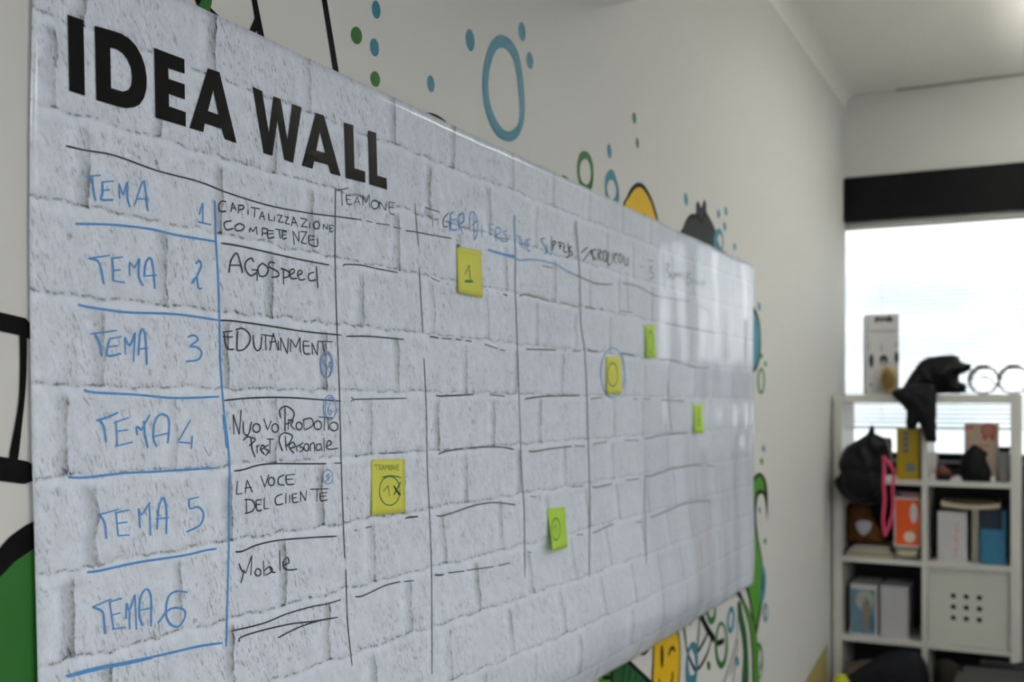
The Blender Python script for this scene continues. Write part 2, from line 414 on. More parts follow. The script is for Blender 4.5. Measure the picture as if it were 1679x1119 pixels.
def Z(ox, oy, s):
    return lambda pts: [(ox + x / s, oy + y / s) for x, y in pts]
zA = Z(0, 280, 3.995); zB = Z(0, 560, 3.995); zC = Z(0, 839, 3.995); zT1 = Z(0, 0, 3.995)
zD = Z(320, 280, 3.995); zE = Z(320, 500, 3.995); zF = Z(320, 740, 2.952)
zG = Z(660, 300, 4.93); zH = Z(900, 340, 4.661); zI = Z(660, 500, 4.93); zJ = Z(900, 540, 4.661)
zK = Z(660, 720, 4.93); zL = Z(900, 760, 4.661); zM = Z(420, 120, 5.596)
def circ(cx, cy, rx, ry, n=10, a0=0.0): return [(cx + rx * math.cos(a0 + 2 * PI * i / n), cy + ry * math.sin(a0 + 2 * PI * i / n)) for i in range(n)] + [(cx + rx * math.cos(a0), cy + ry * math.sin(a0))]

def ribbons(name, strokes, width, m, parent, off=0.0006, fn=None, smoothit=True, label=None):
    """strokes: pixel polylines -> one thin ink mesh lying on the surface given by fn"""
    fn = fn or P; vs = []; fs = []
    for st in strokes:
        w = width
        if isinstance(st, tuple) and isinstance(st[1], (int, float)): st, w = st
        if smoothit and len(st) > 2:
            st = catmull(st, seg=4)
        pts = []
        for q in st:
            p = fn(q[0], q[1], off)
            if not pts or (p - pts[-1]).length > 0.0004: pts.append(p)
        if len(pts) == 1: pts.append(pts[0] + Vector((0, w, 0)))
        n = len(pts); base = len(vs)
        for i, p in enumerate(pts):
            d = pts[min(i + 1, n - 1)] - pts[max(i - 1, 0)]
            nrm = Vector((0, -d.z, d.y))
            if nrm.length < 1e-9: nrm = Vector((0, 0, 1))
            nrm.normalize(); k = w * 0.5 * (0.75 if i in (0, n - 1) else 1.0) * (0.92 + 0.16 * random.random())
            if parent is poster: nrm.y *= 1.2 + 0.9 * sst(1.2, 2.3, p.y)
            a = p + nrm * k; b = p - nrm * k
            vs += [(a.x, a.y, a.z), (b.x, b.y, b.z)]
        for i in range(n - 1): fs.append((base + 2 * i, base + 2 * i + 1, base + 2 * i + 3, base + 2 * i + 2))
    o = meshobj(name, vs, fs, m)
    if parent: adopt(o, parent)
    if label: o['label'] = label
    return o

def patch(name, loops, m, parent, off, fn, label=None):
    """flat painted shape with holes, from pixel loops"""
    L3 = [[fn(x, y, off) for x, y in lp] for lp in loops]
    L2 = [[Vector((p.y, p.z, 0)) for p in lp] for lp in L3]
    tris = tessellate_polygon(L2); fl = [p for lp in L3 for p in lp]
    fs = []
    for t in tris:
        a, b, c = [fl[i] for i in t]
        nx = (b.y - a.y) * (c.z - a.z) - (b.z - a.z) * (c.y - a.y)
        fs.append(tuple(t) if nx > 0 else (t[0], t[2], t[1]))
    o = meshobj(name, fl, fs, m); adopt(o, parent)
    if label: o['label'] = label
    return o

# heading letters: subdivide outlines so they hug the wavy sheet
def dens(lp, step=8):
    out = []
    for i, a in enumerate(lp):
        b = lp[(i + 1) % len(lp)]; n = max(1, int(math.hypot(b[0] - a[0], b[1] - a[1]) / step))
        for k_ in range(n): out.append((a[0] + (b[0] - a[0]) * k_ / n, a[1] + (b[1] - a[1]) * k_ / n))
    return out
LET = [
 [zT1([(443, 95), (547, 132), (557, 628), (455, 594)])],
 [zT1([(620, 168), (745, 203), (800, 222), (850, 255), (890, 298), (925, 360), (950, 430), (962, 510), (960, 580), (945, 640), (915, 685), (880, 702), (830, 708), (780, 700), (632, 655)]),
  zT1([(723, 312), (765, 323), (805, 350), (835, 390), (857, 440), (866, 505), (860, 560), (840, 590), (805, 600), (775, 592), (728, 577)])],
 [zT1([(1010, 313), (1208, 388), (1210, 483), (1102, 447), (1105, 517), (1210, 553), (1212, 652), (1107, 615), (1108, 697), (1217, 735), (1218, 830), (1020, 770)])],
 [zT1([(1362, 447), (1438, 473), (1550, 938), (1472, 910), (1453, 845), (1342, 808), (1333, 865), (1243, 838)]), zT1([(1397, 590), (1432, 752), (1363, 727)])],
 [[(414.4, 142.3), (429.8, 149.5), (441, 217.4), (448.6, 157.9), (460.2, 162.5), (471.3, 229.4), (479.3, 170.4), (494.7, 176.3), (480.8, 267.1), (466.5, 262), (454.8, 197.7), (446.8, 255.8), (432.5, 251)]],
 [zM([(548, 365), (622, 388), (777, 945), (685, 920), (662, 843), (535, 807), (517, 877), (420, 848)]), zM([(585, 540), (635, 732), (552, 710)])],
 [zM([(806, 452), (892, 478), (903, 873), (1000, 903), (1003, 1008), (822, 962)])],
 [zM([(1025, 525), (1102, 548), (1113, 940), (1198, 965), (1202, 1070), (1040, 1020)])]]
for lt, ch in zip(LET, 'IDEAWALL'):
    patch('heading_letter', [dens(l) for l in lt], M_title, poster, 0.0009, P, 'bold black printed letter ' + ch)

BW = 0.0021; KW = 0.0017
def word(strokes, label, m=M_inkb, w=BW): return ribbons('handwriting', strokes, w, m, poster, 0.0007, label=label)
def line(strokes, m=M_inkk, w=KW, label=None):
    for st in strokes: ribbons('marker_line', [st], w, m, poster, 0.0006, label=label)

word([zA(s) for s in ([(560, 38), (660, 30)], [(605, 40), (612, 120), (628, 200)], [(745, 68), (668, 75)], [(672, 75), (672, 150), (665, 190), (745, 190)], [(668, 130), (720, 125)], [(785, 185), (780, 85)], [(780, 85), (808, 160)], [(808, 160), (835, 70)], [(835, 70), (835, 170), (850, 240)], [(885, 220), (935, 65)], [(945, 60), (958, 160), (970, 265)], [(895, 185), (975, 185)])], 'blue marker word TEMA in the first row')
word([zA(s) for s in ([(1305, 290), (1330, 210)], [(1330, 210), (1330, 340)], [(1300, 335), (1385, 355)])], 'blue marker digit 1')
word([zA(s) for s in ([(578, 575), (720, 555)], [(590, 575), (640, 590), (662, 640), (682, 745)], [(730, 575), (805, 565)], [(735, 570), (742, 650), (742, 722)], [(742, 720), (820, 735)], [(740, 655), (790, 650)], [(850, 690), (850, 600)], [(850, 600), (880, 640)], [(880, 640), (915, 575)], [(915, 575), (910, 690), (940, 755)], [(945, 700), (955, 610), (985, 570), (1005, 640), (1015, 775)], [(955, 690), (1030, 685)])], 'blue marker word TEMA in the second row')
word([zA(s) for s in ([(1280, 610), (1308, 590), (1318, 630), (1275, 720), (1255, 738), (1290, 700), (1300, 768), (1325, 770)],)], 'blue marker digit 2')
word([[(148, 548), (192, 542)], [(156, 549), (164, 564), (167, 585)], [(200, 552), (180, 556)], [(180, 556), (176, 583), (199, 580)], [(178, 569), (194, 567)], [(206, 582), (205, 553)], [(205, 553), (213, 567), (222, 545)], [(222, 545), (219, 594)], [(227, 583), (230, 548), (235, 540), (239, 556), (241, 599)], [(227, 573), (243, 571)]], 'blue marker word TEMA in the third row')
word([[(308, 553), (318, 550), (325, 557), (312, 568), (322, 569), (331, 578), (325, 590), (305, 593)]], 'blue marker digit 3')
word([zB(s) for s in ([(630, 520), (700, 500), (775, 465)], [(655, 520), (680, 560), (697, 665)], [(745, 535), (845, 500)], [(760, 520), (770, 685)], [(755, 688), (870, 660)], [(765, 590), (840, 580)], [(900, 615), (895, 560), (925, 580)], [(925, 585), (985, 480)], [(945, 520), (950, 600), (970, 700)], [(1030, 690), (1005, 630), (1015, 530), (1050, 480), (1095, 490), (1110, 540), (1100, 670)], [(1005, 625), (1110, 600)])], 'blue marker word TEMA in the fourth row')
word([zB(s) for s in ([(1250, 515), (1172, 650)], [(1170, 660), (1260, 668)], [(1260, 620), (1255, 705)])], 'blue marker digit 4')
word([zC(s) for s in ([(640, 25), (780, -15)], [(655, 25), (688, 80), (697, 180)], [(755, 10), (850, -10)], [(760, 5), (775, 160)], [(775, 160), (850, 155)], [(765, 80), (835, 70)], [(920, 110), (910, -20)], [(912, -10), (930, 20), (985, -60)], [(980, -40), (988, 160)], [(1030, 120), (1040, -20), (1070, -90), (1092, -10), (1090, 150)], [(1020, 50), (1110, 40)])], 'blue marker word TEMA in the fifth row')
word([zC(s) for s in ([(1305, -95), (1240, -80)], [(1240, -80), (1245, -20), (1300, -30), (1335, 20), (1310, 90), (1220, 135)])], 'blue marker digit 5')
word([zC(s) for s in ([(605, 628), (730, 575)], [(610, 628), (670, 655), (682, 710), (690, 805)], [(715, 595), (800, 570)], [(720, 600), (745, 770)], [(735, 772), (825, 760)], [(735, 680), (790, 665)], [(825, 705), (830, 600)], [(832, 605), (848, 650), (885, 545)], [(850, 640), (850, 775)], [(885, 545), (895, 775)], [(940, 750), (915, 690), (920, 570), (958, 510), (990, 560), (990, 755)], [(910, 650), (1000, 632)])], 'blue marker word TEMA in the bottom row')
word([zC(s) for s in ([(1230, 530), (1150, 525), (1100, 570), (1090, 680), (1120, 740), (1170, 755), (1210, 700), (1210, 650), (1160, 632), (1100, 650), (1035, 735)],)], 'blue marker digit 6')
for s in (zA([(495, 348), (700, 352), (850, 365), (1000, 385), (1150, 420), (1420, 465)]), zA([(512, 878), (560, 890), (700, 912), (860, 930), (1150, 940), (1430, 980)]),
          zB([(550, 318), (620, 335), (900, 350), (1150, 372), (1435, 362)]), zB([(445, 890), (560, 893), (800, 865), (1000, 855), (1415, 830)]),
          zC([(570, 398), (650, 390), (900, 335), (1200, 290), (1350, 255), (1420, 245)])):
    line([s], M_inkb, 0.0023, 'blue marker rule')
line([(zC([(430, 1080), (640, 1025), (900, 975), (1150, 920), (1300, 885), (1460, 862)]), 0.0026), (zC([(440, 1086), (600, 1046), (700, 1022), (810, 1003), (1000, 960)]), 0.0026)], M_inkb, label='thick blue marker rule under the bottom row')
line([zA([(1408, 195), (1412, 330), (1415, 460), (1430, 700), (1438, 975)]) + zB([(1445, 150), (1470, 480), (1495, 680), (1505, 850)]) + zC([(1500, 0), (1500, 250), (1490, 600), (1483, 885)]), (zB([(1466, 480), (1482, 600), (1490, 700)]), 0.0042)], M_inkb, 0.0024, 'blue marker vertical rule')

# black writing
line([[(107.6, 239), (140, 246.5), (188, 255), (258, 280), (325, 297.5)] + zD([(200, 140), (400, 205), (560, 245), (760, 280), (920, 300), (1090, 322)]), zD([(1120, 328), (1160, 338)]), zD([(1185, 345), (1275, 355)]), zD([(1300, 370), (1350, 380)]), zD([(1380, 393), (1440, 400)]) + zG([(120, 400), (240, 422), (400, 450)])], label='long black marker rule under the heading')
line([zD([(920, 110), (918, 350), (918, 600), (928, 980)]) + zE([(930, 150), (945, 550), (960, 1119)]) + zF([(722, 460), (726, 520)]), zF([(730, 575), (734, 720), (740, 850), (760, 1040)])])
line([zD([(1440, 215), (1455, 400), (1465, 500)]), zD([(1467, 630), (1480, 850), (1493, 1065)]), zE([(1500, 350), (1515, 700), (1522, 1080)]) + zF([(1135, 300), (1145, 600), (1147, 1080)])])
word([zD(s) for s in (
 [(205, 205), (175, 200), (155, 230), (165, 265), (205, 265)], [(235, 270), (246, 210)], [(246, 210), (270, 262)], [(240, 245), (265, 245)], [(285, 280), (285, 225)], [(280, 228), (312, 228), (320, 242), (308, 254), (287, 257)], [(347, 290), (347, 255)], [(345, 238), (349, 240)],
 [(365, 240), (425, 250)], [(392, 245), (390, 305)], [(420, 320), (440, 268)], [(440, 268), (455, 325)], [(425, 300), (455, 300)], [(480, 280), (485, 325)], [(485, 325), (510, 325)], [(520, 335), (520, 300)], [(535, 290), (570, 293)], [(570, 293), (545, 335)], [(545, 335), (580, 338)],
 [(585, 300), (612, 305)], [(612, 305), (590, 345)], [(590, 345), (620, 350)], [(630, 365), (645, 302)], [(645, 302), (672, 365)], [(635, 340), (665, 342)], [(690, 310), (735, 320)], [(735, 320), (695, 365)], [(695, 365), (740, 370)], [(752, 380), (752, 335)], [(800, 330), (775, 350), (785, 378), (810, 378), (815, 350), (800, 330)],
 [(840, 385), (840, 350)], [(840, 350), (865, 385)], [(865, 385), (868, 350)], [(910, 360), (880, 358)], [(880, 358), (885, 400), (905, 395)], [(880, 378), (900, 378)])], 'black marker word CAPITALIZZAZIONE', M_inkk, KW)
word([zD(s) for s in ([(240, 330), (200, 335), (190, 360), (210, 388), (250, 378)], [(290, 345), (262, 365), (270, 392), (310, 388), (322, 362), (290, 345)], [(355, 405), (360, 375)], [(360, 375), (380, 400)], [(380, 400), (400, 365)], [(400, 365), (408, 420)], [(440, 430), (440, 375)], [(440, 375), (475, 385), (470, 410), (445, 410)], [(515, 395), (475, 390)], [(475, 390), (480, 440), (520, 435)], [(478, 415), (515, 412)],
 [(525, 382), (600, 395)], [(550, 390), (560, 445)], [(600, 402), (570, 400)], [(570, 400), (575, 445), (602, 440)], [(572, 422), (598, 420)], [(650, 485), (640, 395)], [(640, 395), (680, 465)], [(680, 465), (682, 395)], [(690, 400), (732, 400)], [(732, 400), (695, 470)], [(695, 470), (730, 480)], [(785, 430), (745, 425)], [(745, 425), (750, 480), (800, 495), (802, 440)], [(750, 455), (785, 452)])], 'black marker word COMPETENZE', M_inkk, KW)
word([zD(s) for s in ([(222, 670), (235, 590), (270, 540), (290, 580), (312, 670)], [(228, 620), (300, 620)], [(385, 600), (368, 572), (332, 600), (332, 650), (365, 688), (400, 670)], [(370, 650), (408, 650)], [(404, 650), (408, 722)], [(440, 605), (412, 640), (425, 690), (465, 685), (480, 640), (440, 605)], [(525, 605), (490, 600), (485, 630), (540, 660), (545, 690), (500, 700)],
 [(580, 745), (580, 640)], [(560, 640), (610, 660), (615, 690), (575, 705)], [(615, 685), (650, 665), (642, 645), (620, 660), (630, 705), (668, 705)], [(668, 690), (702, 670), (690, 652), (672, 670), (685, 715), (722, 710)], [(780, 665), (745, 680), (750, 720), (795, 715)], [(795, 625), (800, 700), (805, 770)])], 'black marker word AGOSpeed', M_inkk, 0.0019)
word([zE(s) for s in ([(245, 172), (180, 180)], [(190, 180), (198, 255), (215, 290), (255, 292)], [(180, 210), (248, 212)], [(280, 170), (275, 240), (275, 300)], [(265, 165), (310, 155), (355, 190), (360, 240), (320, 292), (275, 300)], [(380, 195), (385, 260), (405, 300), (430, 280), (437, 205)], [(430, 195), (515, 207)], [(462, 205), (465, 300)],
 [(490, 300), (512, 185)], [(512, 185), (545, 300)], [(490, 245), (530, 240)], [(545, 235), (548, 300)], [(562, 300), (560, 215)], [(560, 215), (605, 320)], [(605, 320), (612, 215)], [(625, 310), (627, 225)], [(627, 225), (660, 280)], [(660, 280), (687, 215)], [(687, 215), (690, 310)], [(745, 240), (710, 238)], [(710, 238), (715, 315), (755, 322)], [(705, 270), (750, 270)],
 [(770, 325), (765, 250)], [(765, 250), (800, 330)], [(800, 330), (807, 235)], [(810, 240), (900, 242)], [(835, 245), (850, 330)])], 'black marker word EDUTAINMENT', M_inkk, 0.0019)
word([zE(s) for s in ([(255, 850), (250, 720)], [(250, 720), (290, 850)], [(290, 850), (302, 690)], [(315, 765), (320, 840), (350, 850), (370, 765)], circ(402, 808, 24, 28), [(450, 745), (475, 820)], [(475, 820), (500, 760)], circ(525, 808, 22, 28))], 'black marker word NUOVO', M_inkk, KW)
word([zE(s) for s in ([(562, 745), (555, 690), (600, 665), (650, 710), (625, 770), (592, 782)], [(590, 670), (590, 780), (588, 830)], [(610, 820), (612, 750)], [(612, 755), (642, 760), (625, 790)], [(625, 790), (655, 818)], circ(682, 795, 20, 25), [(715, 820), (712, 755)], [(705, 755), (760, 745), (772, 790), (718, 822)], circ(805, 790, 25, 28), [(808, 735), (900, 742)], [(850, 740), (845, 825)], [(870, 745), (875, 822)], circ(910, 798, 28, 28))], 'black marker word PRODOTTO', M_inkk, KW)
word([zE(s) for s in ([(315, 890), (345, 865), (395, 885), (352, 925)], [(365, 870), (375, 950), (395, 1000)], [(405, 920), (408, 975)], [(405, 935), (425, 915)], [(430, 950), (455, 935), (440, 920), (430, 950), (455, 980)], [(480, 918), (455, 940), (482, 960), (460, 990)], [(468, 880), (515, 882)], [(492, 885), (490, 975)], [(526, 938), (530, 944)],
 [(575, 960), (552, 900), (560, 855), (590, 840), (638, 860), (612, 915), (590, 925)], [(590, 860), (600, 955)], [(620, 940), (655, 930), (640, 900), (615, 930), (650, 975)], [(665, 920), (668, 962)], [(665, 935), (685, 915)], [(708, 903), (685, 925), (712, 945), (685, 965)], circ(730, 935, 16, 24), [(755, 960), (755, 910)], [(755, 920), (778, 905), (785, 960)], [(824, 912), (795, 920), (800, 955), (825, 945)], [(825, 910), (832, 962)], [(842, 870), (848, 962)], [(862, 930), (895, 908), (875, 890), (860, 930), (880, 948), (938, 940)])], 'black marker words Prest. Personale', M_inkk, KW)
word([zF(s) for s in ([(205, 145), (200, 210)], [(200, 210), (230, 205)], [(243, 205), (252, 140)], [(252, 140), (278, 200)], [(240, 180), (275, 175)], [(318, 120), (337, 175)], [(337, 175), (357, 115)], circ(370, 148, 15, 20), [(432, 115), (405, 130), (405, 160), (432, 165)], [(485, 112), (440, 118)], [(440, 118), (445, 160), (480, 160)], [(442, 138), (475, 135)])], 'black marker words LA VOCE', M_inkk, KW)
word([zF(s) for s in ([(248, 235), (250, 302)], [(238, 235), (275, 238), (290, 265), (275, 292), (240, 303)], [(322, 235), (295, 238)], [(295, 238), (300, 287), (325, 285)], [(297, 260), (320, 258)], [(335, 225), (335, 280)], [(335, 280), (356, 278)], [(422, 208), (390, 225), (395, 260), (428, 254)], [(440, 205), (440, 255)], [(458, 212), (458, 252)], [(495, 205), (470, 210)], [(470, 210), (475, 248), (500, 245)], [(472, 228), (492, 226)], [(512, 245), (510, 195)], [(510, 195), (535, 240)], [(535, 240), (540, 190)], [(555, 185), (645, 183)], [(590, 185), (590, 245)], [(640, 200), (605, 205)], [(605, 205), (610, 240), (642, 236)], [(608, 220), (635, 218)])], 'black marker words DEL CLIENTE', M_inkk, KW)
word([zF(s) for s in ([(222, 640), (235, 590), (238, 575)], [(212, 545), (225, 575), (245, 590)], [(245, 592), (275, 505)], [(275, 505), (270, 602)], circ(305, 588, 14, 17), [(330, 530), (335, 605)], [(335, 580), (360, 560), (375, 580), (340, 602)], [(362, 560), (372, 585), (390, 588)], [(410, 480), (412, 580)], [(425, 555), (455, 540), (445, 515), (425, 545), (445, 575), (495, 572)], [(380, 510), (381, 514)])], 'black marker word Mobile', M_inkk, KW)
word([zE(s) for s in (circ(862, 392, 42, 84, 12), circ(860, 395, 34, 80, 12, 1.0), [(845, 375), (862, 420), (882, 370)], [(884, 370), (892, 445)], [(850, 412), (898, 405)])], 'small blue circled 4', M_inkb2, 0.0014)
word([zE(s) for s in (circ(882, 675, 42, 82, 12), circ(888, 680, 36, 72, 12, 1.0), [(890, 640), (870, 690), (882, 722), (898, 700), (872, 690)])], 'small blue circled 6', M_inkb2, 0.0014)
word([zF(s) for s in (circ(643, 125, 24, 35, 12), [(635, 122), (646, 108)], [(646, 108), (645, 146)], [(630, 150), (660, 118)])], 'small blue circled 1', M_inkb2, 0.0014)
word([zD([(925, 130), (1000, 115)])] + [zD(s) for s in ([(960, 130), (965, 230)], [(1020, 165), (990, 160)], [(990, 160), (998, 215), (1028, 220)], [(992, 188), (1020, 190)], [(1040, 225), (1062, 170)], [(1062, 170), (1080, 225)], [(1045, 205), (1078, 205)], [(1100, 230), (1098, 160)], [(1098, 160), (1120, 210)], [(1120, 210), (1140, 155)], [(1140, 155), (1142, 240)], circ(1178, 222, 25, 28), [(1210, 255), (1208, 200)], [(1208, 200), (1250, 262)], [(1250, 262), (1255, 200)], [(1310, 212), (1270, 205)], [(1270, 205), (1275, 275), (1308, 288)], [(1268, 240), (1305, 245)])], 'black marker column title TEAMONE', M_inkk, KW)
word([zG(s) for s in ([(183, 198), (300, 238)], [(238, 240), (245, 355)], [(285, 290), (288, 340)], [(372, 245), (332, 290), (335, 352), (365, 350)], [(350, 315), (378, 312)], [(376, 312), (382, 390)])], 'black marker letters TIG', M_inkk, 0.0018)
word([zG(s) for s in ([(415, 235), (388, 250)], [(388, 250), (395, 372), (442, 377)], [(390, 300), (437, 297)], [(455, 385), (452, 262)], [(452, 262), (492, 250), (492, 310), (455, 335)], [(455, 335), (492, 418)])], 'thick blue marker letters ER', M_inkb, 0.0028)
word([zG(s) for s in ([(545, 380), (543, 260), (575, 238), (602, 300), (560, 345)], [(575, 250), (580, 465)], [(580, 465), (606, 400), (606, 300)], [(640, 345), (642, 442)], [(742, 335), (700, 340)], [(700, 340), (706, 432)], [(700, 380), (738, 380)], [(756, 475), (755, 368), (790, 370), (792, 402), (760, 422), (802, 472)], [(848, 385), (812, 400), (840, 430), (845, 470), (798, 472)])], 'faded blue marker word RIDERS', M_inkb2, 0.0024)
word([zG(s) for s in ([(920, 425), (962, 440)], [(944, 432), (950, 512)], [(966, 450), (966, 522)], [(996, 455), (990, 542)], [(966, 490), (996, 490)], [(1040, 460), (1010, 455)], [(1010, 455), (1012, 545), (1036, 547)], [(1010, 500), (1036, 500)])], 'faded blue marker word THE', M_inkb2, 0.0028)
word([zG(s) for s in ([(1152, 448), (1120, 460), (1150, 520), (1165, 562), (1140, 572)], [(1165, 500), (1175, 560), (1205, 572), (1202, 430)])], 'faded blue marker letters SU', M_inkb2, 0.0028)
word([zG(s) for s in ([(1215, 545), (1215, 475), (1238, 480), (1220, 512)], [(1255, 480), (1305, 492)], [(1262, 512), (1290, 510)], [(1275, 485), (1275, 540)], [(1312, 500), (1302, 552), (1332, 562)], [(1338, 490), (1345, 590), (1318, 602)], [(1368, 510), (1345, 540), (1376, 570), (1355, 592)])], 'blurred black marker letters RFERS', M_inkk, 0.0030)
word([zH(s) for s in ([(295, 305), (245, 348)], [(325, 322), (262, 412)], [(330, 332), (342, 415)], [(362, 320), (325, 340), (332, 372), (362, 402)], [(375, 320), (376, 405)], [(380, 320), (402, 340), (380, 365), (406, 412)], circ(428, 375, 14, 42), [(458, 340), (450, 435), (472, 436)], [(490, 345), (480, 432)], [(500, 362), (520, 352), (497, 392), (516, 432)], circ(545, 390, 13, 34), [(572, 370), (580, 432), (602, 442), (602, 380)])], 'blurred dark marker column title in angular capitals', M_inkk, 0.0034)
word([zH(s) for s in ([(755, 405), (798, 410)], [(698, 455), (718, 455)], [(765, 460), (790, 455), (772, 490), (797, 510), (795, 540), (768, 545)])], 'pale marker digit 5', M_inkl, 0.004)
word([zH(s) for s in ([(893, 435), (922, 440), (900, 480), (927, 520), (903, 542)], [(932, 500), (937, 540), (957, 540), (960, 500)], [(975, 542), (970, 500)], [(970, 500), (990, 522), (1000, 500)], [(1000, 500), (1006, 546)], [(1030, 500), (1030, 552)], [(1060, 488), (1050, 590), (1100, 562), (1060, 530), (1092, 500)], [(1120, 550), (1125, 582), (1150, 582)], [(1170, 560), (1165, 602)], [(1192, 555), (1186, 602)])], 'pale blurred marker column title at the right', M_inkl, 0.004)
for s in (zD([(170, 475), (300, 495), (520, 545), (700, 585), (878, 618)]), zD([(165, 982), (250, 985), (500, 1020), (700, 1052), (960, 1078)]), zE([(190, 628), (350, 612), (600, 608), (955, 632)]),
          zF([(195, 488), (230, 485), (300, 455), (400, 433), (550, 420), (685, 413)]), zF([(175, 872), (330, 835), (440, 790), (560, 755), (640, 740), (705, 720)])):
    line([s], M_inkk, 0.0019)
line([zE([(255, 1090), (320, 1080), (400, 1055), (500, 1042), (700, 1042), (860, 1042)]), zE([(910, 1038), (955, 1038)])], M_inkk, 0.0019)
line([zF([(215, 925), (222, 902), (320, 870), (460, 838), (570, 825), (692, 805)]), zF([(400, 905), (500, 855), (600, 822), (692, 805)])], M_inkk, 0.0019, 'double black marker stroke')
line([zD([(975, 630), (980, 615), (1080, 618), (1180, 640), (1330, 668)])]); line([zE([(990, 207), (1150, 208), (1368, 228)])], w=0.0021)
line([zE([(1035, 620), (1200, 617), (1385, 613)]), zE([(1020, 637), (1035, 620)]), zE([(1035, 620), (1022, 603)])])
line([zF([(895, 12), (1010, 8)])]); line([zF([(770, 385), (785, 383)]), zF([(825, 372), (855, 365)]), zF([(1020, 325), (1080, 318)])], w=0.002)
line([zF([(775, 705), (810, 702), (900, 660), (940, 645), (995, 633)]), zF([(1010, 632), (1060, 628)]), zF([(1160, 602), (1200, 600)])], w=0.002)
line([zG([(905, 262), (908, 420), (912, 585)])], M_inkb, 0.0030, 'short thick blue vertical stroke')
line([zG([(912, 590), (912, 900)]) + zI([(918, 0), (930, 350), (940, 650), (955, 1119)]) + zK([(965, 300), (985, 600), (990, 1119)])], M_inkg, 0.0022)
line([(zG([(690, 540), (780, 568), (850, 585), (910, 590)]), 0.0040), (zG([(850, 590), (910, 610), (950, 627)]), 0.0026)], M_inkb, label='dark thick blue stroke')
line([zG([(950, 627), (1050, 620), (1150, 635), (1250, 665), (1340, 720), (1400, 745)])], M_inkb, 0.0026, 'blue rule fading to black')
line([zG([(1400, 745), (1500, 790), (1560, 815), (1678, 822)]) + zH([(420, 590), (490, 590)]), zH([(560, 582), (620, 590), (690, 610), (810, 675), (900, 692), (1075, 722)]), zH([(1130, 742), (1235, 800)])], M_inkg, 0.0026)
line([zG([(945, 920), (960, 908), (1000, 905), (1100, 930), (1180, 955)]), zG([(1195, 957), (1240, 965)]), zG([(1280, 968), (1420, 1010)]), (zG([(1475, 1005), (1560, 1022)]), 0.004), (zG([(1598, 1020), (1625, 1028)]), 0.004), zH([(540, 790), (640, 805)]), zH([(880, 885), (1000, 910), (1150, 940), (1270, 965)])], M_inkg, 0.0026)
line([zG([(200, 748), (215, 757)]), zG([(228, 765), (300, 800)]), zG([(355, 815), (370, 820)]), zG([(680, 868), (690, 872)]), zG([(765, 888), (778, 893)]), (zG([(815, 900), (850, 912)]), 0.0028)], w=0.002)
line([zG([(1130, 672), (1170, 678), (1215, 690)])], mat('marker_brown', (0.3, 0.2, 0.16), 0.4), 0.002, 'short brownish stroke')
line([zG([(1400, 310), (1430, 700), (1440, 1119)]) + zI([(1470, 350), (1490, 700)]) + zK([(1500, 0), (1515, 500), (1510, 1119)])], M_inkg, 0.0026)
line([zH([(595, 500), (610, 800)]) , zJ([(590, 380), (580, 500)])], M_inkl, 0.0026)
line([zH([(870, 345), (885, 640)]), zJ([(905, 400), (925, 650), (940, 780)]), zL([(735, 80), (745, 760)])], M_inkl, 0.003)
line([zI([(220, 265), (235, 258), (290, 270)]), zI([(318, 272), (400, 275)]), zI([(430, 278), (475, 285)]), zI([(510, 290), (560, 295)]), zI([(665, 320), (770, 355)]), zI([(790, 362), (830, 372)])], w=0.0024)
line([zI([(1000, 360), (1120, 362), (1245, 365)]), zI([(1308, 368), (1322, 370)]), zI([(1375, 375), (1435, 375)]), zI([(1490, 355), (1530, 375), (1580, 378)]), zJ([(545, 185), (600, 190), (660, 205)]), zJ([(840, 235), (930, 238), (1080, 280), (1150, 292), (1230, 292)])], M_inkg, 0.003)
line([zI([(272, 725), (290, 738), (400, 735), (575, 725)]), zI([(705, 728), (830, 740)])], w=0.0026)
line([zI([(988, 762), (1100, 745), (1200, 738), (1435, 735)]), zI([(1520, 762), (1615, 750)]), zJ([(645, 535), (680, 535)]), zJ([(720, 532), (778, 535)]), zJ([(860, 540), (1035, 552)]), zJ([(1230, 550), (1250, 550)])], M_inkk, 0.0026)
line([zK([(290, 125), (350, 100), (490, 80)]), zK([(525, 78), (650, 65), (760, 65), (840, 72), (900, 88)])], w=0.0024)
line([zK([(1020, 100), (1070, 102), (1200, 80), (1370, 60)]), zK([(1390, 58), (1475, 60)]), zJ([(335, 882), (445, 860)]), zJ([(580, 850), (685, 852)]), zJ([(725, 835), (780, 830), (860, 810), (1000, 798), (1060, 795)])], M_inkk, 0.0026)
line([zK([(275, 620), (310, 625), (400, 600), (550, 548), (650, 525), (750, 515), (830, 522), (915, 535)])], w=0.0022)
line([zK([(1030, 465), (1080, 468)]), zL([(170, 180), (265, 175)]), zL([(330, 180), (370, 183), (485, 158)]), zL([(590, 130), (690, 120)]), zL([(735, 98), (780, 98), (860, 70), (950, 40), (1080, 20), (1170, 14)]), zJ([(1205, 1042), (1270, 1045)])], M_inkg, 0.003)
line([zL([(210, 550), (262, 542)]), zL([(335, 528), (360, 525), (430, 490), (500, 465)]), zL([(660, 450), (710, 448)]), zL([(775, 408), (800, 408), (900, 365), (1020, 315), (1150, 290), (1240, 290)])], M_inkg, 0.003)
line([zK([(260, 1100), (300, 1103), (335, 1097)]), zK([(370, 1085), (500, 1070)]), zK([(520, 1063), (735, 1035)]), zK([(775, 1025), (870, 1003)]), zK([(1020, 920), (1042, 920)])], w=0.0024)
line([zK([(20, 645), (60, 632), (125, 628)])], w=0.002)
word([zJ(circ(488, 335, 92, 190, 16))], 'faint blue oval round a yellow note', M_inkb2, 0.0032)

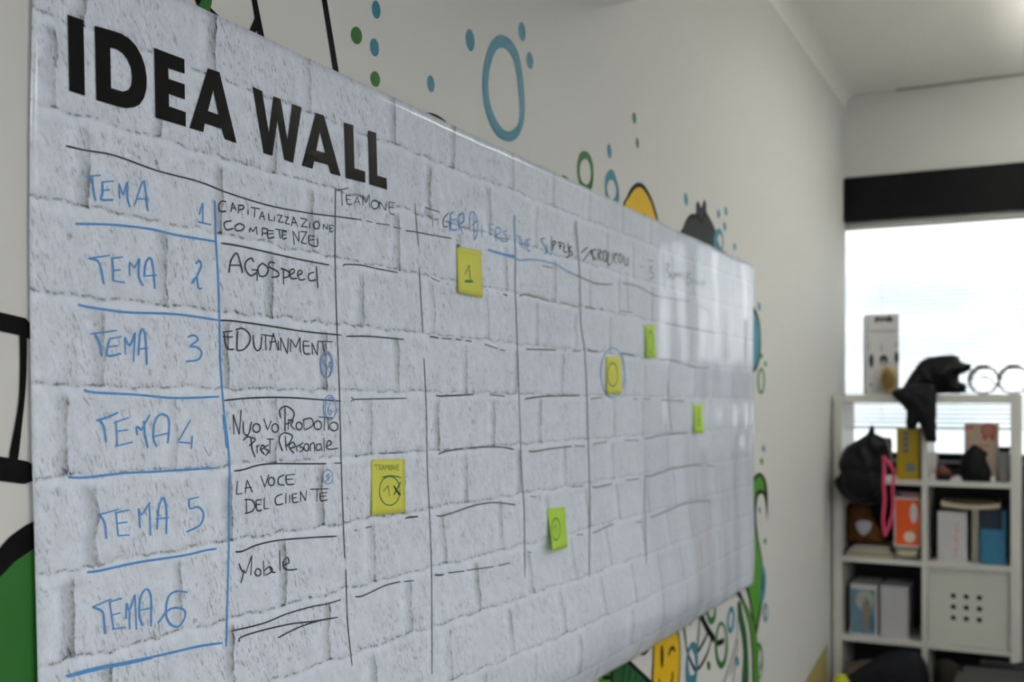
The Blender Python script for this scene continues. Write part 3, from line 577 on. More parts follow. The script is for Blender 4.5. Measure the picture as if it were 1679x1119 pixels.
# ------------------------------------------------------------------ sticky notes
def note(corners, m, label, curl, tcol, lift=(0.0, 1.0)):
    tl, tr, br, bl = corners; n = 8; vs = []; fs = []
    ofs = lambda i, j: 0.0013 + curl * (j / n) ** 2 * (lift[0] * i / n + lift[1] * (1 - i / n))
    for j in range(n + 1):
        for i in range(n + 1):
            a = i / n; b = j / n
            x = (tl[0] * (1 - a) + tr[0] * a) * (1 - b) + (bl[0] * (1 - a) + br[0] * a) * b
            y = (tl[1] * (1 - a) + tr[1] * a) * (1 - b) + (bl[1] * (1 - a) + br[1] * a) * b
            vs.append(P(x, y, ofs(i, j)))
    for j in range(n):
        for i in range(n):
            a = j * (n + 1) + i; fs.append((a, a + n + 1, a + n + 2, a + 1))
    base = Vector(vs[0]); t = thing('sticky_note', base, label, 'sticky note')
    o = meshobj('note_sheet', vs, fs, m, smooth=True); adopt(o, t)
    so = o.modifiers.new('thickness', 'SOLIDIFY'); so.thickness = 0.0004; so.offset = -1
    c = P((tl[0] + tr[0]) / 2, (tl[1] + tr[1]) / 2, 0.0013)
    def onnote(px, py, off):
        a = b = 0.5
        for _ in range(6):
            ty = tl[1] * (1 - a) + tr[1] * a; by = bl[1] * (1 - a) + br[1] * a; b = max(0, min(1, (py - ty) / (by - ty)))
            lx = tl[0] * (1 - b) + bl[0] * b; rx_ = tr[0] * (1 - b) + br[0] * b; a = max(0, min(1, (px - lx) / (rx_ - lx)))
        return P(px, py, ofs(a * n, b * n) + off)
    return t, onnote
def nwrite(t, fn, strokes, m, w, label=None): return ribbons('written_mark', strokes, w, m, t, 0.0006, fn, label=label)
t, fn = note(zG([(438, 512), (635, 550), (650, 930), (455, 885)]), M_nyel, 'yellow sticky note with green digit 1, uppermost on the poster', 0.005, None, (0.3, 1))
nwrite(t, fn, [zG([(505, 740), (540, 665)]), zG([(540, 665), (548, 785)]), (zG([(505, 797), (570, 797)]), 0.005)], M_inkgr, 0.0026)
nwrite(t, fn, [(zG([(440, 515), (450, 505), (462, 515)]), 0.004)], M_inkgr, 0.003)
t, fn = note(zF([(855, 42), (1015, 38), (1018, 298), (857, 312)]), M_nyel, 'yellow sticky note lettered TEAMONE with a circled 1, lowest and nearest on the poster', 0.003, None, (0.6, 1))
nwrite(t, fn, [zF(s) for s in ([(866, 69), (888, 66)], [(877, 68), (879, 92)], [(891, 67), (892, 92)], [(891, 68), (901, 66)], [(892, 79), (900, 78)], [(892, 92), (902, 90)], [(905, 92), (911, 67)], [(911, 67), (917, 92)], [(907, 83), (915, 83)], [(921, 92), (922, 68)], [(922, 68), (928, 80)], [(928, 80), (935, 67)], [(935, 67), (936, 92)], circ(946, 80, 6, 11), [(956, 92), (957, 67)], [(957, 67), (967, 91)], [(967, 91), (968, 66)], [(988, 66), (975, 68)], [(975, 68), (976, 92)], [(976, 92), (989, 91)], [(976, 79), (987, 78)])], M_inkgr, 0.0010, 'green marker name TEAMONE')
nwrite(t, fn, [zF(s) for s in (circ(942, 193, 50, 70, 14), [(905, 128), (945, 120), (998, 128)], [(912, 195), (935, 168)], [(935, 168), (942, 220)])], M_inkgr, 0.0015, 'green circled 1')
nwrite(t, fn, [zF(s) for s in ([(963, 170), (995, 215)], [(995, 150), (963, 212)], [(960, 168), (990, 215)])], mat('marker_dark_green', (0.01, 0.06, 0.06), 0.4), 0.003)
t, fn = note(zK([(1170, 570), (1312, 548), (1335, 875), (1215, 908)]), M_ngrn, 'lime sticky note with its lower left corner lifting off the poster', 0.022, None, (0.15, 1))
nwrite(t, fn, [zK(circ(1240, 730, 34, 88, 12)), zK([(1230, 720), (1240, 690)]), zK([(1240, 690), (1240, 765)])], M_inkgr, 0.0022)
t, fn = note(zJ([(435, 212), (548, 212), (560, 490), (445, 497)]), M_nyel, 'yellow sticky note ringed by a blue oval', 0.004, None, (1, 1))
nwrite(t, fn, [zJ(circ(488, 348, 38, 88, 12))], M_inkgr, 0.0026)
t, fn = note([(1057, 534), (1072.5, 533.7), (1076, 586), (1060, 588)], M_ngrn, 'lime sticky note above and right of the ringed yellow one', 0.004, None, (1, 1))
nwrite(t, fn, [zJ(circ(775, 100, 20, 82, 12))], M_inkgr, 0.0026)
t, fn = note(zJ([(1108, 575), (1165, 570), (1185, 790), (1115, 798)]), M_ngrn, 'lime sticky note farthest along the poster', 0.006, None, (1, 1))
nwrite(t, fn, [zJ(circ(1146, 715, 10, 24, 8))], M_inkgr, 0.003)

# ------------------------------------------------------------------ mural painted on the wall
MUR = [0]
def WF(px, py, off): return onX(px, py, off)
def paint(name, loops, m, smoothit=True, label=None):
    MUR[0] += 1; off = 0.0003 + 0.000012 * MUR[0]
    lp = [catmull(l, True, 4) if smoothit else dens(l, 30) for l in loops]
    return patch(name, lp, m, wall_left, off, WF, label)
def pstroke(strokes, w, m=None, label=None):
    for st in strokes:
        MUR[0] += 1; adopt(ribbons('painted_stroke', [st], w, m or M_blackp, None, 0.0003 + 0.000012 * MUR[0], WF, label=label), wall_left)
def ell(cx, cy, rx, ry, n=12, tilt=0.0):
    return [(cx + rx * math.cos(2 * PI * i / n) + tilt * math.sin(2 * PI * i / n) * ry, cy + ry * math.sin(2 * PI * i / n)) for i in range(n)]
z8 = Z(280, 0, 2.544); z7 = Z(880, 160, 3.997); zR = Z(1200, 480, 4.0); z5 = Z(1140, 640, 2.335); z4 = Z(1000, 1000, 6.458); zX = Z(900, 900, 4.1975)
for (x, y, rx, ry, m) in ((616.9, 15.7, 7, 15, M_blue), (584.6, 58.2, 9.3, 14.5, M_green), (614.1, 77.8, 7.3, 15, M_blue), (615.3, 129.7, 8, 13, M_green), (706.5, 137.6, 6, 14, M_blue), (771, 65.6, 7.2, 18.5, M_blue), (855.9, 51.9, 5.7, 16, M_blue), (868.8, 99, 5.4, 14, M_blue),
    (1040, 193.8, 3.2, 9.5, M_green), (1045, 234.6, 2.5, 9, M_green), (999, 248, 3.6, 12, M_blue), (1124.7, 327, 3, 11, M_blue), (1178.2, 351, 2.4, 7.5, M_blue), (1190.2, 346.5, 2.3, 7.5, M_blue), (1188.2, 371.5, 2.2, 7.5, M_blue), (1204.5, 404.8, 2.1, 6, M_blue),
    (1244.5, 503, 2.4, 7.5, M_blue), (1248.7, 584, 2, 4.5, M_green), (1255, 597, 2, 5, M_green), (1252, 736, 2.4, 6, M_blue), (1249, 757, 2.4, 6, M_green), (1245.5, 837, 2, 5, M_blue), (1254.5, 888, 2.6, 4.5, M_green), (1162, 1092, 3, 8, M_green), (1209, 1085, 3, 8, M_blue)):
    paint('painted_dot', [ell(x, y, rx, ry, 12, 0.08)], m)
paint('painted_ring', [z8([(1380, 145), (1430, 180), (1460, 260), (1475, 400), (1472, 510), (1445, 575), (1405, 590), (1355, 560), (1315, 470), (1300, 360), (1310, 250), (1340, 170)]), z8([(1385, 200), (1420, 230), (1440, 300), (1452, 400), (1455, 490), (1440, 530), (1405, 548), (1370, 520), (1335, 440), (1325, 350), (1335, 270), (1355, 215)])], M_blue, label='large teal painted ring')
paint('painted_ring', [z7([(310, 350), (345, 370), (368, 430), (373, 500), (368, 570), (350, 607), (290, 580), (270, 530), (265, 450), (280, 375)]), z7([(318, 402), (340, 420), (355, 480), (350, 545), (325, 572), (295, 545), (283, 490), (290, 430)])], M_green, label='green painted ring')
paint('painted_ring', [z7([(480, 472), (505, 485), (530, 560), (540, 620), (532, 690), (460, 660), (447, 600), (450, 520)]), z7([(487, 540), (505, 550), (520, 600), (515, 650), (495, 667), (470, 640), (462, 590), (472, 550)])], M_blue, label='teal painted ring above the poster edge')
paint('painted_arc', [z7([(150, 530), (165, 512), (190, 516), (222, 552), (200, 560)])], M_green)
paint('painted_arc', [z8([(1060, 480), (1080, 470), (1120, 485), (1155, 515), (1140, 530)])], M_blackp)
paint('painted_fruit', [z7([(572, 720), (590, 650), (620, 590), (660, 558), (700, 570), (740, 630), (775, 720), (792, 830), (700, 860)])], M_blackp, label='black outline of a yellow dome')
paint('painted_fruit', [z7([(583, 720), (610, 650), (640, 605), (670, 588), (700, 605), (740, 670), (765, 740), (781, 830), (700, 850)])], M_yel, label='yellow painted dome')
paint('painted_dot', [ell(1056.8, 354, 2, 3)], M_blackp)
paint('painted_berry', [z7([(945, 910), (960, 850), (972, 815), (995, 778), (1030, 765), (1043, 755), (1043, 705), (1056, 680), (1070, 700), (1078, 722), (1092, 680), (1102, 672), (1112, 700), (1114, 750), (1135, 790), (1165, 850), (1178, 890), (1190, 950), (1210, 995), (1255, 1030), (1240, 1060), (1100, 1010)])], M_berry, label='charcoal painted berry with pointed leaves')
pstroke([z7(s) for s in ([(1045, 760), (1065, 790), (1085, 825)], [(1112, 750), (1090, 790), (1085, 825)], [(995, 790), (1030, 775), (1060, 800)])], 0.012)
paint('painted_ring', [z7([(p[0], p[1]) for p in ell(1193, 945, 31, 88)]), z7(ell(1200, 945, 15, 48))], M_blue, label='small teal painted ring beside the berry')
# upper left lines
paint('painted_bar', [z8([(332, -40), (352, -40), (392, 162), (392, 175), (366, 165), (348, 60)])], M_blackp, False)
paint('painted_bar', [z8([(355, 65), (375, 95), (350, 145), (324, 138)])], M_blackp, False)
paint('painted_bar', [z8([(625, -40), (645, -40), (702, 305), (678, 298)])], M_blackp, False)
paint('painted_leaf', [zT1([(1270, -60), (1300, -30), (1360, 30), (1400, 70), (1440, 115), (1360, 90), (1290, 30)])], M_blackp)
paint('painted_leaf', [zT1([(1315, -60), (1385, -60), (1388, 10), (1380, 50), (1372, 80), (1300, 52), (1318, 0)])], M_green)
# right of the poster
paint('painted_drop', [zR([(120, 80), (145, 95), (165, 130), (183, 200), (191, 300), (188, 400), (175, 470), (145, 525), (110, 500)])], M_blackp)
paint('painted_drop', [zR([(120, 120), (145, 140), (165, 170), (180, 240), (184, 310), (180, 400), (168, 460), (140, 495), (110, 490)])], M_blue, label='teal painted drop behind the poster edge')
paint('painted_ring', [ell(1248, 625, 6.2, 22), ell(1248, 625, 3.6, 17)], M_green)
paint('painted_swirl', [z5([(190, 400), (212, 380), (220, 340), (245, 317), (268, 340), (277, 400), (276, 500), (270, 440), (262, 405), (250, 398), (238, 415), (233, 480), (240, 555), (252, 620), (261, 700), (258, 800), (246, 880), (230, 935), (205, 800), (190, 740), (200, 600)])], M_blackp, label='black outline of the green swirl')
paint('painted_swirl', [z5([(195, 410), (214, 385), (224, 352), (245, 328), (260, 350), (266, 388), (250, 380), (234, 395), (226, 440), (226, 500), (234, 560), (247, 620), (256, 700), (252, 800), (240, 870), (230, 905), (212, 800), (200, 740), (200, 600)])], M_lgreen, label='bright green painted swirl')
paint('painted_ring', [[(1249, 925), (1254, 935), (1256, 955), (1252, 985), (1247, 978), (1248, 950)], [(1250, 940), (1252, 955), (1250, 972), (1249, 955)]], M_blue)
paint('painted_ring', [ell(1255, 1005, 4.2, 16), ell(1255.5, 1005, 1.8, 9)], M_blue)
paint('painted_ring', [ell(1246, 1085, 5, 28), ell(1246, 1088, 3, 22)], M_lgreen)
# below the poster
paint('painted_leaf', [zX([(360, 790), (430, 740), (452, 960), (335, 960)])], M_lgreen, False)
pstroke([zX([(440, 740), (450, 830), (460, 960)])], 0.014); pstroke([zX([(370, 890), (450, 890)])], 0.012)
paint('painted_leaf', [zX([(440, 760), (520, 745), (600, 810), (700, 905), (760, 980), (450, 980)])], M_blackp)
paint('painted_leaf', [zX([(452, 790), (510, 770), (580, 830), (660, 910), (700, 980), (462, 980)])], M_dgreen, label='dark green painted leaf')
pstroke([zX(s) for s in ([(520, 790), (500, 960)], [(560, 830), (545, 960)], [(600, 865), (590, 960)], [(635, 900), (628, 960)])], 0.008)
paint('painted_face', [z4([(285, 415), (300, 360), (430, 310), (445, 340), (430, 400), (390, 465), (345, 490), (305, 460)])], M_blackp)
paint('painted_face', [z4([(310, 395), (330, 360), (415, 335), (410, 395), (370, 435), (330, 430)])], M_yel, label='yellow painted crescent')
paint('painted_face', [z4([(470, 280), (560, 200), (680, 140), (725, 220), (748, 400), (748, 560), (735, 800), (700, 960), (500, 960), (445, 780), (452, 550)])], M_blackp)
paint('painted_face', [z4([(480, 290), (560, 220), (670, 160), (710, 240), (735, 400), (735, 560), (722, 800), (690, 940), (510, 940), (462, 780), (467, 550)])], M_yel, label='yellow painted oval face winking')
paint('painted_eye', [z4(ell(552, 500, 16, 125))], M_blackp)
pstroke([z4([(620, 490), (640, 430), (665, 405), (690, 440)])], 0.010); pstroke([z4([(665, 660), (660, 740), (640, 800)]), z4([(520, 730), (530, 800)])], 0.012)
pstroke([z4(s) for s in ([(775, 100), (800, 300), (830, 480), (905, 650)], [(955, 50), (940, 250), (925, 420)], [(1035, 240), (1000, 330), (925, 450), (880, 430)], [(1075, 310), (1030, 470), (960, 600), (905, 650)], [(905, 420), (912, 650)])], 0.011)
pstroke([z4([(960, 40), (1010, 160), (1060, 250), (1110, 320)]), z4([(945, 40), (1035, 10)]), z4([(1120, 368), (1210, 330)])], 0.022)
paint('painted_ring', [z4([(870, 345), (915, 365), (930, 450), (932, 600), (915, 760), (900, 900), (830, 900), (805, 740), (805, 580), (825, 430)]), z4([(870, 420), (895, 470), (905, 580), (895, 680), (850, 690), (832, 590), (838, 470)])], M_blue, label='tall teal painted ring')
paint('painted_dot', [z4(ell(850, 125, 18, 48))], M_blue)
paint('painted_ring', [z4(ell(1180, 378, 68, 252, 14)), z4([(p[0] + 2, p[1] - 25) for p in ell(1180, 385, 46, 195, 14)])], M_green, label='tall green painted ring')
paint('painted_ring', [z4(ell(1075, 40, 50, 122)), z4(ell(1076, 10, 30, 75))], M_green)
paint('painted_ring', [z4([(x + (120 - y) * 0.06, y) for x, y in ell(1280, 110, 40, 145)]), z4([(x + (120 - y) * 0.06, y) for x, y in ell(1280, 110, 20, 88)])], M_blue)
pstroke([z4(s) for s in ([(1360, -60), (1345, 300), (1290, 520), (1200, 800)], [(1340, 300), (1350, 420), (1270, 700)], [(1340, 530), (1300, 800)], [(1385, -60), (1410, 150), (1440, 400), (1470, 800)])], 0.010, M_greyp)
paint('painted_stripe', [z4([(1350, -60), (1385, -80), (1410, 60), (1440, 200), (1462, 400), (1468, 800), (1400, 800), (1412, 500), (1398, 300), (1365, 120)])], M_dgreen)
paint('painted_stripe', [z4([(1330, -180), (1370, -200), (1440, -60), (1500, 60), (1545, 200), (1562, 400), (1580, 800), (1515, 800), (1505, 500), (1478, 220), (1430, 20), (1390, -90)])], M_blackp)
paint('painted_stripe', [z4([(1395, -130), (1450, -30), (1500, 80), (1540, 230), (1553, 400), (1570, 800), (1528, 800), (1518, 500), (1490, 220), (1450, 60)])], M_lgreen, label='bright green painted stripe')
pstroke([z4([(1560, 370), (1600, 400), (1612, 520), (1590, 640)])], 0.016, M_green)
# left of the poster
paint('painted_bar', [[(-120, 478), (0, 512), (42, 522), (51, 532), (56, 560), (37, 551), (0, 543), (-120, 515)]], M_blackp, False)
paint('painted_bar', [[(33, 545), (43, 545), (44, 592), (42, 640), (37, 690), (28, 760), (15, 755), (25, 695), (31, 655), (33, 600)]], M_blackp)
paint('painted_bar', [[(-120, 740), (0, 749), (25, 753), (45, 757), (60, 765), (60, 787), (40, 794), (0, 789), (-120, 792)]], M_blackp, False)
paint('painted_leaf', [[(-120, 1040), (-60, 975), (0, 899), (25, 874), (60, 856), (62, 895), (47, 907), (25, 922), (0, 949), (-60, 1030), (-100, 1090)]], M_blackp)
paint('painted_leaf', [[(-110, 1100), (-60, 1028), (0, 947), (25, 921), (47, 906), (66, 893), (75, 1180), (-110, 1300)]], M_green, False, 'broad green painted area at the lower left')
paint('ochre_patch', [[(1357, 1055), (1359, 1200), (1290, 1200), (1315, 1128)]], M_ochre, False, 'ochre patch low on the wall by the shelving')  # flat ochre area on the wall, low beside the shelving

# ------------------------------------------------------------------ venetian blind
YBL = YW - 0.028
zt = WINZ1; zb_ = onY(1560, 703, YBL).z; xl, xr = 0.005, 0.925
blind = thing('venetian_blind', (xl, YBL, zt), 'white horizontal slat blind hanging in the window above the shelving', 'blind')
adopt(box('headrail', xl, xr, YBL - 0.012, YBL + 0.012, WINZ1 - 0.026, WINZ1 - 0.001, mat('headrail_grey', (0.35, 0.35, 0.33), 0.4)), blind)
pitch = 0.0192; z = WINZ1 - 0.036; first = None
while z > zb_ + 0.012:
    if first is None:
        vs = []; n = 4
        for x in (xl, xr):
            for i in range(n + 1):
                a = i / n; vs.append((x - xl, -0.008 + 0.016 * a, 0.0012 * (1 - (2 * a - 1) ** 2) + 0.0006 + 0.006 * (a - 0.5)))
            for i in range(n, -1, -1):
                a = i / n; vs.append((x - xl, -0.008 + 0.016 * a, 0.0012 * (1 - (2 * a - 1) ** 2) + 0.006 * (a - 0.5)))
        q = 2 * (n + 1); fs = [(i, (i + 1) % q, q + (i + 1) % q, q + i) for i in range(q)]
        sl = meshobj('slat', vs, fs, M_slat); first = sl.data
    else:
        sl = bpy.data.objects.new('slat', first); COL.objects.link(sl)
    sl.parent = blind; sl.location = (0, 0, z - zt); z -= pitch
adopt(box('bottom_rail', xl, xr, YBL - 0.009, YBL + 0.009, zb_ - 0.004, zb_ + 0.006, M_slat, bev=0.002), blind)
for x in (0.16, 0.87):
    for dy in (-0.0095, 0.0095): adopt(box('ladder_cord', x, x + 0.0007, YBL + dy - 0.0005, YBL + dy + 0.0005, zb_, WINZ1 - 0.02, M_slat), blind)

# ------------------------------------------------------------------ shelving unit
YF = 4.60; YBK = 4.925
xL = onY(1365.5, 700, YF).x; xR = onY(1673.5, 700, YF).x
zz = lambda py, px=1518, Y=YF: onY(px, py, Y).z
TOP = zz(647)
TH_O = 14.5 / F * 4.3; TH_I = 8.5 / F * 4.3
rows = [zz(793), zz(926), zz(1060), zz(1195)]
BOT = rows[3] - TH_O / 2
# let the unit stand on the floor with a plinth base
unit = thing('shelving_unit', (xL, YF, 0), 'white open cube shelving unit standing against the window', 'shelf')
adopt(box('side_panel', xL, xL + TH_O, YF, YBK, 0, TOP, M_white, bev=0.001), unit)
adopt(box('side_panel', xR - TH_O, xR, YF, YBK, 0, TOP, M_white, bev=0.001), unit)
adopt(box('top_board', xL + TH_O, xR - TH_O, YF, YBK, TOP - TH_O, TOP, M_white, bev=0.001), unit)
xm = onY(1515.5, 860, YF).x
cells_x = [(xL + TH_O, xm - TH_I / 2), (xm + TH_I / 2, xR - TH_O)]
for i, r in enumerate(rows):
    for (a, b) in cells_x:
        adopt(box('shelf_board', a, b, YF + 0.004, YBK, r - TH_I / 2, r + TH_I / 2, M_white, bev=0.0008), unit)
adopt(box('divider', xm - TH_I / 2, xm + TH_I / 2, YF + 0.002, YBK, 0.06, TOP - TH_O, M_white, bev=0.0008), unit)
adopt(box('plinth', xL + TH_O, xR - TH_O, YF + 0.01, YBK, 0.0, 0.06, M_white), unit)
S = [TOP] + [r + TH_I / 2 for r in rows]     # resting heights
# door insert with nine round holes
da, db = cells_x[1]; dz0, dz1 = rows[2] + TH_I / 2 + 0.002, rows[1] - TH_I / 2 - 0.002
da += 0.002; db -= 0.002
hc = onY(1584.3, 997.5, YF + 0.02); hs = 19.6 / F * 4.27; hr = 4.3 / F * 4.27
bm = bmesh.new()
gx = [da, hc.x - 1.5 * hs, hc.x - 0.5 * hs, hc.x + 0.5 * hs, hc.x + 1.5 * hs, db]; hz = 18.0 / F * 4.27
gz = [dz0, hc.z - 1.5 * hz, hc.z - 0.5 * hz, hc.z + 0.5 * hz, hc.z + 1.5 * hz, dz1]
yf = YF + 0.018
for i in range(5):
    for j in range(5):
        x0, x1, z0, z1 = gx[i], gx[i + 1], gz[j], gz[j + 1]
        if 1 <= i <= 3 and 1 <= j <= 3:
            cx_, cz_ = (x0 + x1) / 2, (z0 + z1) / 2; n = 16; o_, i_, b_ = [], [], []
            for k_ in range(n):
                a = 2 * PI * (k_ + 0.5) / n; c_, s_ = math.cos(a), math.sin(a); mxx = max(abs(c_), abs(s_))
                o_.append(bm.verts.new((cx_ + c_ / mxx * (x1 - x0) / 2, yf, cz_ + s_ / mxx * (z1 - z0) / 2)))
                i_.append(bm.verts.new((cx_ + c_ * hr, yf, cz_ + s_ * hr))); b_.append(bm.verts.new((cx_ + c_ * hr, yf + 0.014, cz_ + s_ * hr)))
            for k_ in range(n):
                q = (k_ + 1) % n
                bm.faces.new((o_[k_], o_[q], i_[q], i_[k_])); bm.faces.new((i_[k_], i_[q], b_[q], b_[k_]))
            # square corners
            for k_ in range(n):
                q = (k_ + 1) % n; A_, B_ = o_[k_].co, o_[q].co
                if abs(A_.x - B_.x) > 1e-6 and abs(A_.z - B_.z) > 1e-6:
                    cxn = x1 if (A_.x + B_.x) / 2 > cx_ else x0; czn = z1 if (A_.z + B_.z) / 2 > cz_ else z0
                    bm.faces.new((o_[k_], o_[q], bm.verts.new((cxn, yf, czn))))
        else:
            bm.faces.new([bm.verts.new(p) for p in ((x0, yf, z0), (x1, yf, z0), (x1, yf, z1), (x0, yf, z1))])
for (p, q, r, s) in ((da, db, dz0, dz0 + 0.006), (da, db, dz1 - 0.006, dz1), (da, da + 0.006, dz0, dz1), (db - 0.006, db, dz0, dz1)): bx(bm, p, q, yf + 0.0005, yf + 0.016, r, s)
door = bmobj('door', bm, mat('door_laminate', (0.60, 0.62, 0.57), 0.4, 0.4, 0.02)); adopt(door, unit)
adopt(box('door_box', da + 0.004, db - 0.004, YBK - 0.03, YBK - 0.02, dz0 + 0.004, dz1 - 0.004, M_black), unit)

# ------------------------------------------------------------------ items on the shelving
def flat(name, cx, cz, w, h, y, m, parent, n=0, th=0.0008):
    bm = bmesh.new()
    if n:
        r = bmesh.ops.create_cone(bm, segments=n, radius1=0.5, radius2=0.5, depth=1, cap_ends=True)
        for v in bm.verts: v.co = Vector((cx + v.co.x * w, y - th / 2 + v.co.z * th, cz + v.co.y * h))
    else: bx(bm, cx - w / 2, cx + w / 2, y - th, y, cz - h / 2, cz + h / 2)
    o = bmobj(name, bm, m); adopt(o, parent); return o

def pxbox(name, x0, x1, ytop, zbase, Y, depth, m, label, cat, part='box_body', bev=0.002):
    a = onY(x0, ytop, Y); b = onY(x1, ytop, Y)
    t = thing(name, (a.x, Y, zbase), label, cat)
    adopt(box(part, a.x, b.x, Y, Y + depth, zbase, (a.z + b.z) / 2, m, bev=bev), t)
    return t, a.x, b.x, (a.z + b.z) / 2
def pflat(t, name, cx, cy, w, h, Y, m, n=0, k=0):
    c = onY(cx, cy, Y); s = (Y / ray(cx, cy)[1]) / F
    return flat(name, c.x, c.z, w * s, h * s, Y - 0.0004 - k * 0.0009, m, t, n)

def blob(name, outline, Y, front, back, m, parent=None, seed=0, grid=0.014, fold=0.012, zbase=None, edge=0.003):
    """soft cloth volume with the given silhouette on plane Y; bulges towards -Y and +Y"""
    pts = [onY(x, y, Y) for x, y in catmull(outline, True, 3)]
    v2 = [Vector((p.x, p.z)) for p in pts]
    for i, p in enumerate(v2):
        p.x += 0.0028 * noise.noise(Vector((i * 0.9, seed, 1))); p.y += 0.0038 * noise.noise(Vector((i * 0.9, seed, 5)))
    if zbase is not None: v2 = [Vector((p.x, max(p.y, zbase))) for p in v2]
    n = len(v2); x0 = min(p.x for p in v2); x1 = max(p.x for p in v2); z0 = min(p.y for p in v2); z1 = max(p.y for p in v2)
    def inside(q):
        c = False
        for i in range(n):
            a, b = v2[i], v2[(i + 1) % n]
            if (a.y > q.y) != (b.y > q.y) and q.x < (b.x - a.x) * (q.y - a.y) / (b.y - a.y) + a.x: c = not c
        return c
    def dist(q):
        d = 9
        for i in range(n):
            a, b = v2[i], v2[(i + 1) % n]; ab = b - a; l = ab.length_squared
            t = 0 if l == 0 else max(0, min(1, (q - a).dot(ab) / l)); d = min(d, (q - a - ab * t).length)
        return d
    inner = []
    nx_ = int((x1 - x0) / grid) + 1; nz_ = int((z1 - z0) / grid) + 1
    for i in range(nx_ + 1):
        for j in range(nz_ + 1):
            q = Vector((x0 + (i + 0.5 * (j % 2)) * grid, z0 + j * grid))
            if inside(q) and dist(q) > grid * 0.45: inner.append(q)
    V2, E2, F2, _, _, _ = delaunay_2d_cdt(v2 + inner, [], [list(range(n))], 1, 1e-6)
    ds = [dist(v) for v in V2]; dm = max(ds)
    def f(v, d, s):
        k = math.sqrt(max(0, 1 - (1 - min(1, d / (dm * 0.85))) ** 2))
        nz = noise.noise(Vector((v.x * 11 + seed, v.y * 11, s * 3 + seed))) + 0.6 * noise.noise(Vector((v.x * 26, v.y * 20 + seed, s * 7)))
        ridge = abs(noise.noise(Vector((v.x * 16 + v.y * 8 + seed, v.y * 6, 4 + s))))
        return edge + (k * (front if s < 0 else back)) + k * fold * (nz - 1.2 * ridge)
    vs = [(v.x, Y - f(v, d, -1), v.y) for v, d in zip(V2, ds)]; nb = len(vs)
    vs += [(v.x, Y + f(v, d, 1), v.y) for v, d in zip(V2, ds)]
    fs = [tuple(t) for t in F2] + [tuple(nb + i for i in reversed(t)) for t in F2]
    cnt = {}
    for t in F2:
        for i in range(3):
            e = (t[i], t[(i + 1) % 3]); cnt[e] = 1
    for e in list(cnt):
        if (e[1], e[0]) not in cnt: fs.append((e[1], e[0], nb + e[0], nb + e[1]))
    o = meshobj(name, vs, fs, m, smooth=True)
    bm = bmesh.new(); bm.from_mesh(o.data); bmesh.ops.recalc_face_normals(bm, faces=bm.faces); bm.to_mesh(o.data); bm.free()
    if parent: adopt(o, parent)
    return o

# 1 white box with headphone picture, turned so two faces show
Yb = 4.68
p0 = onY(1422, 645, Yb); p1 = onY(1474, 645, Yb + 0.02)
d1 = Vector((p1.x - p0.x, 0.02, 0)); wdt = d1.length; ang = math.atan2(d1.y, d1.x)
nrm = Vector((-math.sin(ang), math.cos(ang), 0))
ang2 = ang
lo_, hi_ = 0.02, 0.5
# left face: runs back and left from p0 to the pixel column 1390
for _ in range(30):
    mid = (lo_ + hi_) / 2; q = Vector((p0.x, p0.y, 0)) + nrm * mid
    if proj((q.x, q.y, 1.4))[0] > 1390: lo_ = mid
    else: hi_ = mid
    if mid > 0.19: break
dep = min(mid, 0.19)
t = thing('packaging_box', (p0.x, p0.y, TOP), 'tall grey-white box with headphone pictures, on top of the shelving', 'box')
ztop = onY(1422, 516, Yb).z
ang = math.radians(32)   # turn so the left side face shows
q0 = Vector((p0.x, p0.y, TOP)); a1 = Vector((math.cos(math.radians(14)), math.sin(math.radians(14)), 0)); a2 = Vector((-math.sin(math.radians(14)), math.cos(math.radians(14)), 0))
def solve(px, dirv):
    l, h = 0.0, 0.6
    for _ in range(40):
        md = (l + h) / 2; q = q0 + dirv * md; x = proj(q)[0]
        if (x - 1422) * (1 if px > 1422 else -1) < abs(px - 1422): l = md
        else: h = md
    return l
w1 = solve(1474, a1); w2 = min(solve(1390, a2), 0.17)
if q0.y + (a2 * w2).y > YBL - 0.03: w2 = (YBL - 0.03 - q0.y) / a2.y
bm = bmesh.new(); cs = [q0, q0 + a1 * w1, q0 + a1 * w1 + a2 * w2, q0 + a2 * w2]
bt = [bm.verts.new(c) for c in cs]; tp = [bm.verts.new((c.x, c.y, ztop)) for c in cs]
bm.faces.new(bt[::-1]); bm.faces.new(tp)
for i in range(4): bm.faces.new((bt[i], bt[(i + 1) % 4], tp[(i + 1) % 4], tp[i]))
adopt(bmobj('box_body', bm, M_card), t)
def onbox(s, h, rw, rh, m, name='printed_picture', n=10, side=0):
    dv, W_, nv = (a1, w1, -a2) if side == 0 else (a2, w2, -a1)
    c = q0 + dv * (s * W_) + nv * 0.0008; c.z = TOP + h * (ztop - TOP); vs = []
    for i in range(n):
        a = 2 * PI * i / n
        if n == 4: e, g = ((-1, -1), (1, -1), (1, 1), (-1, 1))[i]
        else: e, g = math.cos(a), math.sin(a)
        q = c + dv * (e * rw); q.z += g * rh; vs.append(q)
    o = meshobj(name, vs, [tuple(range(n))], m); adopt(o, t); return o
M_pr = mat('box_print_black', (0.015, 0.015, 0.02), 0.5); M_pg = mat('box_print_grey', (0.30, 0.30, 0.32), 0.5); M_pw = mat('box_print_white', (0.7, 0.7, 0.72), 0.5)
for (s, h, a, b) in ((0.13, 0.42, 0.010, 0.030), (0.52, 0.43, 0.017, 0.022), (0.93, 0.46, 0.010, 0.026)): onbox(s, h, a, b, M_pr)
onbox(0.52, 0.40, 0.010, 0.010, M_pw); onbox(0.06, 0.60, 0.003, 0.018, M_pg); onbox(0.45, 0.58, 0.004, 0.02, M_pg); onbox(0.9, 0.62, 0.004, 0.012, M_pg)
